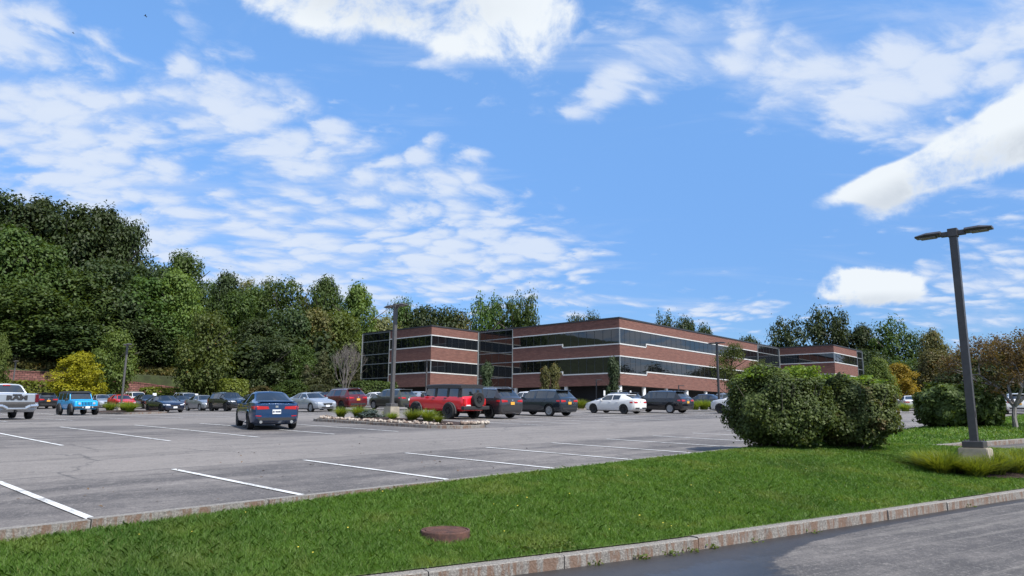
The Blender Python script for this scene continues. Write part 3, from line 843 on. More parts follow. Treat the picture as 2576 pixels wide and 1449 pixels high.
    for nm in ('wf', 'wr', 'wq'):
        for sd in (1, -1):
            parts[nm, sd] = take(SLOT[nm], sd, .030)
    for f in bm.faces:
        if f.material_index in (4, 5, 8): f.material_index = 0
    for nm in ('df', 'dr'):
        for sd in (1, -1): parts[nm, sd] = take(SLOT[nm], sd, .006, 0.0)
    for f in bm.faces:
        if f.material_index in (6, 7): f.material_index = 1
    m_ = bpy.data.meshes.new('body'); bm.to_mesh(m_); bm.free(); parts['body'] = m_
    bpy.data.meshes.remove(res)
    for k, q in parts.items():
        if q is None: continue
        q.polygons.foreach_set('use_smooth', [True] * len(q.polygons)); q.set_sharp_from_angle(angle=R(32))
    return parts, bvh, wr
def patch(bvh, axis, sgn, corners, off=.012, nx=6, nz=4, thick=.03):
    'thin shell moulded on the body: corners in (y,z) for axis x or (x,z) for axis y, in order around'
    c = [Vector(q) for q in corners]; V = []; F = []
    for j in range(nz + 1):
        for i in range(nx + 1):
            a = c[0].lerp(c[1], i / nx); d = c[3].lerp(c[2], i / nx); q = a.lerp(d, j / nz)
            if axis == 'x': o_ = Vector((sgn * 6, q.x, q.y)); d_ = Vector((-sgn, 0, 0))
            else: o_ = Vector((q.x, sgn * 4, q.y)); d_ = Vector((0, -sgn, 0))
            h = bvh.ray_cast(o_, d_)[0]
            if h is None: return None
            V.append(h - d_ * off)
    if axis == 'x':
        dmed = sorted(v.x * sgn for v in V)[len(V) // 2]
        for v in V:
            if v.x * sgn < dmed - .35: v.x = sgn * (dmed - .35)
    d_ = Vector((-sgn, 0, 0)) if axis == 'x' else Vector((0, -sgn, 0))
    N_ = len(V); V += [v + d_ * thick for v in V]; w = nx + 1
    for j in range(nz):
        for i in range(nx):
            q = j * w + i; F.append((q, q + 1, q + w + 1, q + w)); F.append((q + N_, q + w + N_, q + w + 1 + N_, q + 1 + N_))
    edge = [i for i in range(nx)] + [j * w + nx for j in range(nz)] + [nz * w + nx - i for i in range(nx)] + [(nz - j) * w for j in range(nz)]
    for a, d in zip(edge, edge[1:] + edge[:1]): F.append((a, a + N_, d + N_, d))
    me = meshof('patch', V, F)
    bm = bmesh.new(); bm.from_mesh(me); bmesh.ops.recalc_face_normals(bm, faces=bm.faces); bm.to_mesh(me); bm.free()
    return me
def bxmesh(cx, cy, cz, a, c, d, bev=.02):
    bm = bmesh.new(); box(bm, cx, cy, cz, a, c, d)
    if bev: bevel(bm, bev)
    me = bpy.data.meshes.new('bx'); bm.to_mesh(me); bm.free(); return me
WH = {}
def wheel_mesh(r, w, rimf):
    k = (round(r, 3), round(w, 3), rimf)
    if k in WH: return WH[k]
    def lathe(pts, n=28):
        bm = bmesh.new(); rr = []
        for i in range(n):
            a = 2 * math.pi * i / n; rr.append([bm.verts.new((q[0] * math.cos(a), q[1], q[0] * math.sin(a))) for q in pts])
        for i in range(n):
            A, B = rr[i], rr[(i + 1) % n]
            for j in range(len(pts) - 1): bm.faces.new((A[j], B[j], B[j + 1], A[j + 1]))
        return bm
    ri = r * rimf
    bm = lathe([(ri, -w * .42), (r * .93, -w * .5), (r * .99, -w * .40), (r, 0), (r * .99, w * .40), (r * .93, w * .5), (ri, w * .42), (ri * .96, w * .30), (ri * .9, w * .1)])
    bmesh.ops.recalc_face_normals(bm, faces=bm.faces)
    ty = bpy.data.meshes.new('tyre'); bm.to_mesh(ty); bm.free()
    bm = lathe([(ri * .99, w * .41), (ri * .86, w * .40), (ri * .82, w * .22), (ri * .5, w * .14), (.001, w * .14)])
    for i in range(7):
        a = 2 * math.pi * i / 7; mt = Matrix.Rotation(-a, 4, 'Y')
        box(bm, ri * .47, w * .30, 0, ri * .86, w * .10, ri * .17, mt)
    cyl(bm, (0, w * .2, 0), (0, w * .40, 0), ri * .22, ri * .18, 14)
    bmesh.ops.recalc_face_normals(bm, faces=bm.faces)
    rm = bpy.data.meshes.new('rim'); bm.to_mesh(rm); bm.free()
    for q in (ty, rm): q.polygons.foreach_set('use_smooth', [True] * len(q.polygons)); q.set_sharp_from_angle(angle=R(35))
    WH[k] = (ty, rm); return WH[k]
def put(name, me, mat, parent, label=None):
    if me is None: return None
    me = me.copy(); me.materials.clear(); me.materials.append(mat)
    o = bpy.data.objects.new(name, me); COL.objects.link(o); o.parent = parent
    if label: o['label'] = label
    return o
SHELLS = {}
FONTS = {}
def text_mesh(txt, size, depth=.004, bold=0.0):
    cu = bpy.data.curves.new('txt', 'FONT'); cu.body = txt; cu.size = size; cu.extrude = depth; cu.align_x = 'CENTER'; cu.align_y = 'CENTER'; cu.offset = bold; cu.resolution_u = 2
    o = bpy.data.objects.new('txt_tmp', cu); COL.objects.link(o); bpy.context.view_layer.update()
    dg = bpy.context.evaluated_depsgraph_get(); me = bpy.data.meshes.new_from_object(o.evaluated_get(dg)); bpy.data.objects.remove(o); return me
def place(o, cx, cy, head, zoff=0):
    'stand a vehicle on the sloping lot'
    h = Vector(head).normalized(); s_ = Vector((-h.y, h.x))
    def gz(p): return zlot(p.x, p.y)
    c = Vector((cx, cy)); f = c + h * 1.4; r_ = c - h * 1.4; a = c + s_ * .8; d = c - s_ * .8
    X3 = Vector((h.x * 2.8, h.y * 2.8, gz(f) - gz(r_))).normalized(); Y3 = Vector((s_.x * 1.6, s_.y * 1.6, gz(a) - gz(d))).normalized()
    Z3 = X3.cross(Y3).normalized(); Y3 = Z3.cross(X3)
    z = (gz(f) + gz(r_) + gz(a) + gz(d)) / 4 + .012 + zoff
    o.matrix_world = Matrix(((X3.x, Y3.x, Z3.x, cx), (X3.y, Y3.y, Z3.y, cy), (X3.z, Y3.z, Z3.z, z), (0, 0, 0, 1)))
def car(name, kind, L, W, H, col, label, cat, x, y, head, plate='w', plate_txt=None, rim='s', cladding=False, rails=False, roofcol=None, group='cars parked in the lot', dark_trim=None, spoiler=True, lights=None, fold=None, tyre=1.0, rimf=None, diffuser=False):
    key = (kind, L, W, H)
    if key not in SHELLS: SHELLS[key] = car_shell(kind, L, W, H)
    parts, bvh, wr = SHELLS[key]; pr = PROF[kind]
    root = empty(name, (0, 0, 0), 0, label, cat, group)
    body = put('body', parts['body'], col, root); body.data.materials.append(M_ARCH)
    put('windshield', parts['windshield'], M_CGL, root); put('rear_window', parts['rear_window'], M_CGL, root)
    for nm in ('wf', 'wr', 'wq'):
        for sd in (1, -1): put('side_window', parts[nm, sd], M_CGL, root)
    hz = H * (.60 if kind != 'pickup' else .62)
    for nm, dd in (('df', pr['doors'][1]), ('dr', pr['doors'][2])):
        for sd in (1, -1):
            dr = put('door', parts[nm, sd], col, root)
            if dr:
                hx = L * (.5 - dd) + .17; hzz = hz - (.0 if kind in ('suv', 'box', 'pickup') else .02)
                put('handle', patch(bvh, 'y', sd, [(hx - .10, hzz - .02), (hx + .10, hzz - .02), (hx + .10, hzz + .02), (hx - .10, hzz + .02)], .03, 2, 1, .03), M_PLA if kind == 'box' else col, dr)
    wr2 = wr * tyre
    ty, rm = wheel_mesh(wr2, .23 if kind in ('sedan', 'hatch') else (.30 if kind in ('box', 'pickup') else .25), rimf or (.70 if kind in ('sedan', 'hatch', 'suv') else .58))
    for ws in pr['wheels']:
        for sd in (1, -1):
            w_ = put('wheel', ty, M_TYRE, root); w_.location = (L * (.5 - ws), sd * (W / 2 - .135 + (.05 if kind == 'box' else 0)), wr2); w_.rotation_euler = (0, random.uniform(0, 6), 0 if sd > 0 else math.pi)
            put('rim', rm, M_RIMS if rim == 's' else M_RIMD, w_)
    # lamps
    hw = W / 2
    if kind in ('sedan', 'hatch', 'suv'):
        zh = H * (.445 if kind != 'suv' else .50); zt = H * (.575 if kind != 'suv' else .565)
        for sd in (1, -1):
            put('headlight', patch(bvh, 'x', 1, [(sd * hw * .42, zh - .045), (sd * hw * .80, zh - .03), (sd * hw * .83, zh + .07), (sd * hw * .46, zh + .035)], .01), M_CLR, root)
            a = .40 if lights != 'wide' else .30
            tl = put('taillight', patch(bvh, 'x', -1, [(sd * hw * a, zt - .05), (sd * hw * .86, zt - .07), (sd * hw * .88, zt + .07), (sd * hw * (a + .04), zt + .045)], .012), M_RED, root)
            put('taillight', patch(bvh, 'y', sd, [(-L * .5 + .12, zt - .06), (-L * .5 + .34, zt - .03), (-L * .5 + .36, zt + .05), (-L * .5 + .12, zt + .06)], .012, 4, 3), M_RED, root)
            put('headlight', patch(bvh, 'y', sd, [(L * .5 - .38, zh - .01), (L * .5 - .16, zh - .04), (L * .5 - .14, zh + .03), (L * .5 - .40, zh + .07)], .012, 4, 3), M_CLR, root)
        put('grille', patch(bvh, 'x', 1, [(-hw * .38, H * .33), (hw * .38, H * .33), (hw * .42, H * .43), (-hw * .42, H * .43)], .012), M_PLA, root)
        put('bumper_intake', patch(bvh, 'x', 1, [(-hw * .55, H * .20), (hw * .55, H * .20), (hw * .50, H * .27), (-hw * .50, H * .27)], .012), M_PLA, root)
        put('rear_valance', patch(bvh, 'x', -1, [(-hw * .70, H * .245), (hw * .70, H * .245), (hw * .76, H * .32), (-hw * .76, H * .32)], .012), M_PLA if kind != 'sedan' or diffuser else col, root)
        put('badge', patch(bvh, 'x', -1, [(-.05, zt + .0), (.05, zt + .0), (.05, zt + .075), (-.05, zt + .075)], .014, 2, 2), M_CHR, root)
        pz = H * (.49 if kind == 'suv' else (.47 if kind == 'sedan' else .33)); 
        if kind == 'suv' and plate == 'w': pz = H * .49
    if kind == 'box': pz = H * .37
    if kind == 'pickup': pz = H * .40
    pm = {'w': M_PLW, 'y': M_PLY}[plate]
    if kind in ('sedan', 'hatch', 'suv', 'box', 'pickup'):
        xo = 0 if kind != 'box' else .45
        lp = put('license_plate', patch(bvh, 'x', -1, [(xo - .155, pz - .08), (xo + .155, pz - .08), (xo + .155, pz + .08), (xo - .155, pz + .08)], .022, 2, 2), pm, root)
        fp = put('license_plate', patch(bvh, 'x', 1, [(-.155, H * .30 - .07), (.155, H * .30 - .07), (.155, H * .30 + .07), (-.155, H * .30 + .07)], .022, 2, 2), M_PLW, root)
        if plate_txt and lp:
            t = text_mesh(plate_txt, .085, .002, .004)
            xs = max(-v.co.x for v in lp.data.vertices)
            t.transform(Matrix(((0, 0, -1, -xs - .004), (-1, 0, 0, xo), (0, 1, 0, pz), (0, 0, 0, 1))))
            put('plate_text', t, M_INK, lp)
    # mirrors
    ci = pr['cowl']; mx = L * (.5 - pr['st'][ci][0]) - .42 * (1 if kind != 'box' else .35); mz = H * (pr['st'][ci][2]) + .07
    for sd in (1, -1):
        put('mirror', bxmesh(mx, sd * (hw + .045), mz, .12, .19, .14 if kind not in ('box', 'pickup') else .2, .04), M_PLA if kind in ('box', 'pickup') or roofcol else col, root)
    if cladding:
        cm_ = dark_trim or M_PLA
        for sd in (1, -1):
            x0 = L * (.5 - pr['wheels'][0]) - wr * 1.25; x1 = L * (.5 - pr['wheels'][1]) + wr * 1.25; zb = pr['st'][5][1] * H
            put('sill_cladding', patch(bvh, 'y', sd, [(x0, zb + .045), (x1, zb + .045), (x1, zb + .17), (x0, zb + .17)], .012, 6, 2), cm_, root)
    if rails:
        for sd in (1, -1):
            bm = bmesh.new(); y_ = sd * pr['st'][7][5] * hw * .92; xa = L * (.5 - pr['st'][pr['rf']][0]) - .25; xb = L * (.5 - pr['st'][pr['rr']][0]) + .15
            N_ = 8; prev = None
            pts = [Vector((xa + (xb - xa) * i / N_, y_, H * (.985 + .008 * math.sin(math.pi * i / N_)) + (.045 if 0 < i < N_ else -.03))) for i in range(N_ + 1)]
            rr = []
            for p in pts: rr.append([bm.verts.new(p + Vector((0, dy, dz))) for dy, dz in ((-.02, -.018), (.02, -.018), (.02, .018), (-.02, .018))])
            for a, c in zip(rr, rr[1:]):
                for k in range(4): bm.faces.new((a[k], a[(k + 1) % 4], c[(k + 1) % 4], c[k]))
            bm.faces.new(rr[0][::-1]); bm.faces.new(rr[-1])
            me = bpy.data.meshes.new('rail'); bm.to_mesh(me); bm.free(); put('roof_rail', me, rails if not isinstance(rails, bool) else M_PLA, root)
    if kind in ('suv', 'hatch') and spoiler:
        rr = pr['st'][pr['rr']]; xs = L * (.5 - rr[0]); put('rear_spoiler', bxmesh(xs - .07, 0, H * rr[3] - .015, .26, W * rr[5] * .92, .05, .02), col, root)
    if kind in ('sedan', 'suv', 'hatch'):
        rr = pr['st'][pr['rr']]
        bm = bmesh.new(); z_ = H * rr[3]; x_ = L * (.5 - rr[0]) + .25
        v = [bm.verts.new(q) for q in ((x_ + .09, 0, z_), (x_ - .07, -.025, z_ - .01), (x_ - .07, .025, z_ - .01), (x_ - .07, 0, z_ + .085))]
        for f in ((0, 1, 3), (1, 2, 3), (2, 0, 3), (0, 2, 1)): bm.faces.new([v[i] for i in f])
        me = bpy.data.meshes.new('fin'); bm.to_mesh(me); bm.free(); put('roof_antenna', me, col, root)
    place(root, x, y, head)
    return root, parts, bvh, wr
e2 = (E2.x, E2.y); ne2 = (-E2.x, -E2.y)
def fx(dx, Y):                        # lateral place of something seen at that column, at depth Y near ground level
    return at(dx, 1045, Y)[0]
C_BLUE = paint('blue_paint', (.010, .046, .130), .45, .28); C_RED = paint('red_paint', (.62, .008, .020), .1, .3); C_GUN = paint('dark_grey_paint', (.048, .046, .052), .5, .3)
C_DKBL = paint('blue_black_paint', (.014, .022, .032), .4, .25); C_WHITE = paint('white_paint', (.66, .65, .64), .05, .3); C_BLK = paint('black_paint', (.008, .008, .010), .2, .22)
C_SIL = paint('silver_paint', (.40, .43, .47), .55, .32); C_MAR = paint('maroon_paint', (.110, .007, .011), .35, .28); C_OLV = paint('olive_paint', (.062, .066, .050), .4, .35)
C_CYAN = paint('cyan_paint', (.004, .36, .78), .1, .35); C_NAVY = paint('navy_paint', (.010, .016, .040), .4, .25); C_SIL2 = paint('grey_silver_paint', (.27, .29, .32), .55, .32)
C_TEAL = paint('teal_paint', (.10, .20, .27), .5, .3); C_ORED = paint('bright_red_paint', (.52, .012, .018), .1, .3)
# the car in the foreground, driving away
hb = Vector((-.475, .88)).normalized()
b0 = Vector((-9.30, 28.3)) + hb * 1.40
bmw, bp, bbv, bwr = car('blue_sedan', 'sedan', 4.71, 1.84, 1.44, C_BLUE, 'metallic blue sedan seen from behind, alone out on the open stalls', 'car', b0.x, b0.y, hb, plate='w', plate_txt='JD-8688', rim='d', lights='wide', group=None, diffuser=True)
for sd in (1, -1):
    bm = bmesh.new(); cyl(bm, (-2.28, sd * .56, .30), (-2.40, sd * .56, .30), .055, .055, 12); me = bpy.data.meshes.new('ex'); bm.to_mesh(me); bm.free(); put('exhaust_tip', me, M_CHR, bmw)
    put('reflector', patch(bbv, 'x', -1, [(sd * .55, .50), (sd * .76, .51), (sd * .76, .545), (sd * .55, .535)], .012, 3, 1), M_RED, bmw)
put('deck_spoiler', bxmesh(-2.26, 0, 1.44 * .735, .14, 1.36, .035, .012), C_BLUE, bmw)
def rear_at(dx, Y, back, head):      # centre of a vehicle whose rear axle is seen at that column and depth
    return Vector((fx(dx, Y), Y)) + Vector(head) * back
def flare(root, L, W, H, kind, mat, r, wr, out=.075, wid=.10):
    'wheel arch flares: half rings standing proud of the body side'
    for ws in PROF[kind]['wheels']:
        for sd in (1, -1):
            bm = bmesh.new(); x0 = L * (.5 - ws); n = 12; rr = []
            for i in range(n + 1):
                a = R(-12) + R(204) * i / n
                ro, ri = r + wid * .55, r + .01
                flat = max(0, math.sin(a))
                def pt(q, y): return bm.verts.new((x0 + q * math.cos(a), sd * y, wr + q * math.sin(a) * (.94)))
                yb = W / 2 * .90
                rr.append([pt(ro, yb), pt(ro, yb + out), pt(ri, yb + out * 1.1), pt(ri, yb)])
            for a, c in zip(rr, rr[1:]):
                for k in range(4): bm.faces.new((a[k], a[(k + 1) % 4], c[(k + 1) % 4], c[k]))
            bm.faces.new(rr[0][::-1]); bm.faces.new(rr[-1]); bmesh.ops.recalc_face_normals(bm, faces=bm.faces)
            me = bpy.data.meshes.new('flare'); bm.to_mesh(me); bm.free(); put('fender_flare', me, mat, root)
def hardtop(root, L, W, H, kind, mat, z0=.885, grow=.035):
    'dark roof panel over the cabin'
    st = PROF[kind]['st']; pr = PROF[kind]; xa = L * (.5 - st[pr['rf']][0]) + .10; xb = L * (.5 - st[pr['rr']][0]) - .03
    wt = st[7][5] * W / 2 + grow
    bm = bmesh.new(); n = 6; rr = []
    for i in range(n + 1):
        x = xa + (xb - xa) * i / n; zt = H * (1.0 - .02 * (abs(i - n * .55) / (n * .55)) ** 2) + .02; zb = H * z0
        rr.append([bm.verts.new(q) for q in ((x, -wt - .03, zb), (x, wt + .03, zb), (x, wt, zt - .05), (x, wt * .86, zt), (x, -wt * .86, zt), (x, -wt, zt - .05))])
    for a, c in zip(rr, rr[1:]):
        for k in range(6): bm.faces.new((a[k], a[(k + 1) % 6], c[(k + 1) % 6], c[k]))
    bm.faces.new(rr[0][::-1]); bm.faces.new(rr[-1]); bmesh.ops.recalc_face_normals(bm, faces=bm.faces)
    me = bpy.data.meshes.new('top'); bm.to_mesh(me); bm.free(); return put('hardtop', me, mat, root)
def pillars(root, L, W, H, kind, mat, cols):
    st = PROF[kind]['st']; pr = PROF[kind]
    for s in cols:
        for sd in (1, -1):
            x = L * (.5 - s); yb = st[7][4] * W / 2 * .945 + .006; yt = st[7][5] * W / 2 + .012; bm = bmesh.new()
            lo = [bm.verts.new((x + a, sd * (yb + c), H * .635)) for a, c in ((-.08, .0), (.08, .0), (.08, -.06), (-.08, -.06))]
            hi = [bm.verts.new((x + a, sd * (yt + c), H * .93)) for a, c in ((-.08, .0), (.08, .0), (.08, -.06), (-.08, -.06))]
            for i in range(4): bm.faces.new((lo[i], lo[(i + 1) % 4], hi[(i + 1) % 4], hi[i]))
            bm.faces.new(hi); bm.faces.new(lo[::-1]); bmesh.ops.recalc_face_normals(bm, faces=bm.faces)
            me = bpy.data.meshes.new('pil'); bm.to_mesh(me); bm.free(); put('pillar', me, mat, root)
# --- red four-door off-roader with black hardtop
c = rear_at(1164, 40.3, 1.42, e2)
L, W, H = 4.70, 1.98, 1.88
rd, rp, rbv, rwr = car('red_off_roader', 'box', L, W, H, C_RED, 'red boxy off-road vehicle with black hardtop and rear spare wheel, parked by the rock-edged island', 'off-roader', c.x, c.y, e2, rim='d', tyre=1.06, plate_txt='W-18', group='cars parked in the lot')
bd = [q for q in rd.children if q.name.startswith('body')][0]; bd.data.materials.append(M_PLA)
for q in bd.data.polygons:
    if q.center.z > H * .655 and q.center.x < L * .5 - L * .30 and q.material_index == 0: q.material_index = 2
hardtop(rd, L, W, H, 'box', M_PLA); pillars(rd, L, W, H, 'box', M_PLA, (.52, .735, .93)); flare(rd, L, W, H, 'box', M_GREYP, rwr * 1.17, rwr)
ty, rm = wheel_mesh(rwr * .98, .27, .58)
sp = put('spare_wheel', ty, M_TYRE, rd); sp.location = (-L / 2 - .16, -.12, H * .555); sp.rotation_euler = (0, 0, math.pi / 2); put('rim', rm, M_RIMD, sp)
put('rear_bumper', bxmesh(-L / 2 - .10, 0, H * .325, .26, W * .97, .20, .05), M_PLA, rd); put('front_bumper', bxmesh(L / 2 + .08, 0, H * .34, .28, W * .96, .20, .05), M_PLA, rd)
for sd in (1, -1):
    put('taillight', bxmesh(-L / 2 - .0, sd * W * .385, H * .50, .10, .15, .34, .03), M_RED, rd)
    put('headlight', bxmesh(L / 2 + .0, sd * W * .33, H * .50, .08, .22, .16, .04), M_CLR, rd)
put('grille', bxmesh(L / 2 + .0, 0, H * .50, .06, W * .5, .18, .02), M_PLA, rd)
put('brake_lamp_post', bxmesh(-L / 2 - .14, -.12, H * .80, .06, .16, .16, .02), M_PLA, rd)
# --- dark grey SUV beside it
c = rear_at(1259, 41.6, 1.46, e2)
car('grey_suv', 'suv', 4.82, 1.94, 1.74, C_GUN, 'dark grey SUV with black wheels and orange plate, right of the red off-roader', 'SUV', c.x, c.y, e2, plate='y', rim='d', cladding=True, rails=M_RIMS, dark_trim=C_GUN)
c = rear_at(1403, 46.3, 1.36, e2)
car('blue_black_suv', 'suv', 4.70, 1.87, 1.69, C_DKBL, 'blue-black SUV with silver wheels and chrome window line, second right of the red off-roader', 'SUV', c.x, c.y, e2, plate='y', rim='s', cladding=True)
c = rear_at(1587, 52.4, 1.38, e2)
car('white_hatchback', 'hatch', 4.46, 1.80, 1.44, C_WHITE, 'pale off-white hatchback with dark wheels in front of the building corner', 'car', c.x, c.y, e2, plate='w', rim='d')
c = rear_at(1701, 55.2, 1.45, e2)
car('black_suv', 'suv', 5.0, 1.96, 1.70, C_BLK, 'glossy black three-row SUV with bright wheels, right of the white hatchback', 'SUV', c.x, c.y, e2, plate='y', rim='s', cladding=False, rails=True)
car('white_suv', 'suv', 4.75, 1.93, 1.68, C_WHITE, 'white SUV half hidden behind the big shrubs', 'SUV', 17.6, 54.6, e2, rim='d')
# --- pickup at the left edge
L, W, H = 5.9, 2.08, 1.97
c = rear_at(23, 39.6, 1.68, e2)
pk, pp, pbv, pwr = car('silver_pickup', 'pickup', L, W, H, C_SIL, 'silver pickup truck with RAM lettering on its tailgate, cut by the left edge', 'pickup truck', c.x, c.y, e2, rim='d', tyre=1.05, plate_txt='DZ 2607')
xr = -L / 2
tg = put('tailgate', bxmesh(xr - .02, 0, H * .545, .10, W * .80, H * .275, .03), C_SIL, pk)
t = text_mesh('RAM', .30, .012, .022)
t.transform(Matrix(((0, 0, -1, xr - .085), (-1.55, 0, 0, 0), (0, 1, 0, H * .575), (0, 0, 0, 1))))
put('lettering', t, M_PLA, tg)
put('gate_handle', bxmesh(xr - .08, 0, H * .655, .04, .42, .09, .02), M_PLA, tg)
put('tailgate_trim', bxmesh(xr - .05, 0, H * .437, .06, W * .82, .13, .02), M_GREYP, pk)
put('bed_rail', bxmesh(xr + 1.05, W * .47, H * .70, 2.1, .08, .04, .01), M_PLA, pk); put('bed_rail', bxmesh(xr + 1.05, -W * .47, H * .70, 2.1, .08, .04, .01), M_PLA, pk)
for sd in (1, -1):
    put('taillight', bxmesh(xr + .02, sd * W * .447, H * .565, .14, .17, H * .22, .03), plain('dark_tail_lens', (.10, .006, .012), .15, coat=.7), pk)
    bm = bmesh.new()
    for q0, q1 in (((xr - .14, sd * .42, H * .30), (xr - .14, sd * .62, H * .36)), ((xr - .14, sd * .62, H * .36), (xr - .12, sd * .98, H * .37))): cyl(bm, q0, q1, .085, .085, 10)
    me = bpy.data.meshes.new('bb'); bm.to_mesh(me); bm.free(); put('bumper_corner', me, M_CHR, pk)
put('rear_bumper', bxmesh(xr - .12, 0, H * .285, .20, .92, .10, .03), M_CHR, pk)
put('bumper_panel', bxmesh(xr - .03, 0, H * .36, .12, W * .80, .17, .02), M_PLA, pk)
put('brake_lamp', bxmesh(L * (.5 - .555) - .06, 0, H * .945, .06, .36, .055, .02), M_RED, pk)
put('towing_hitch', bxmesh(xr - .08, 0, H * .215, .3, .12, .10, .02), M_ARCH, pk)
# --- cyan off-roader facing us
L, W, H = 4.70, 1.88, 1.84
c = Vector((fx(207, 56.5), 56.5)) - Vector(ne2) * 1.5
jp, jpp, jbv, jwr = car('cyan_off_roader', 'box', L, W, H, C_CYAN, 'bright blue boxy off-road vehicle with slotted grille, facing the camera', 'off-roader', c.x, c.y, ne2, rim='d', tyre=1.05)
hardtop(jp, L, W, H, 'box', M_PLA, .93, .01); flare(jp, L, W, H, 'box', M_PLA, jwr * 1.17, jwr, .12, .14)
gr = put('grille_panel', bxmesh(L / 2 + .02, 0, H * .475, .10, 1.30, .44, .05), C_CYAN, jp)
for k in range(7): put('grille_slot', bxmesh(L / 2 + .065, -.30 + .10 * k, H * .475, .03, .055, .26, .01), M_ARCH, gr)
for sd in (1, -1):
    bm = bmesh.new(); cyl(bm, (L / 2 + .02, sd * .50, H * .49), (L / 2 + .10, sd * .50, H * .49), .10, .09, 16); me = bpy.data.meshes.new('hl'); bm.to_mesh(me); bm.free(); put('headlight', me, M_CLR, gr)
put('front_bumper', bxmesh(L / 2 + .22, 0, H * .335, .24, W * .98, .17, .05), M_PLA, jp)
for sd in (1, -1):
    bm = bmesh.new(); cyl(bm, (L / 2 + .32, sd * .33, H * .335), (L / 2 + .36, sd * .33, H * .335), .055, .055, 12); me = bpy.data.meshes.new('fl'); bm.to_mesh(me); bm.free(); put('fog_lamp', me, M_CLR, jp)
put('license_plate', bxmesh(L / 2 + .36, 0, H * .33, .03, .32, .16, .01), M_PLW, jp)
# --- the other cars
def front_at(dx, Y, back, head): return Vector((fx(dx, Y), Y)) - Vector(head) * back
c = front_at(429, 60.5, 1.4, ne2); car('navy_hatchback', 'hatch', 4.6, 1.80, 1.44, C_NAVY, 'dark navy hatchback facing the camera at the end of the grassy island', 'car', c.x, c.y, ne2, rim='d')
c = front_at(524, 66, 1.4, ne2); car('grey_sedan', 'sedan', 4.5, 1.75, 1.43, C_SIL2, 'small grey-silver sedan left of the black SUV that faces the camera', 'car', c.x, c.y, ne2)
c = front_at(590, 62.5, 1.4, ne2); car('black_compact_suv', 'suv', 4.62, 1.86, 1.66, C_BLK, 'black compact SUV facing the camera behind the blue sedan', 'SUV', c.x, c.y, ne2, rim='d', cladding=True)
c = front_at(806, 54.6, 1.45, ne2); car('silver_sedan', 'sedan', 4.85, 1.85, 1.465, C_SIL, 'bright silver sedan facing the camera, right behind the blue sedan', 'car', c.x, c.y, ne2)
c = rear_at(882, 58.5, 1.45, e2); car('maroon_suv', 'suv', 4.95, 1.92, 1.75, C_MAR, 'maroon SUV with roof rails and orange plate beside the silver sedan', 'SUV', c.x, c.y, e2, plate='y', rim='d', rails=M_RIMS, cladding=True, dark_trim=M_GREYP)
c = front_at(962, 61.5, 1.35, e2); car('olive_suv', 'suv', 4.60, 1.86, 1.70, C_OLV, 'olive green SUV half hidden by the lamp post on the island', 'SUV', c.x, c.y, e2, rim='s', cladding=True)
c = rear_at(112, 75, 1.4, e2); car('black_crossover', 'suv', 4.6, 1.85, 1.66, C_BLK, 'black crossover with orange plate between the pickup and the bright blue off-roader', 'SUV', c.x, c.y, e2, plate='y', rim='s')
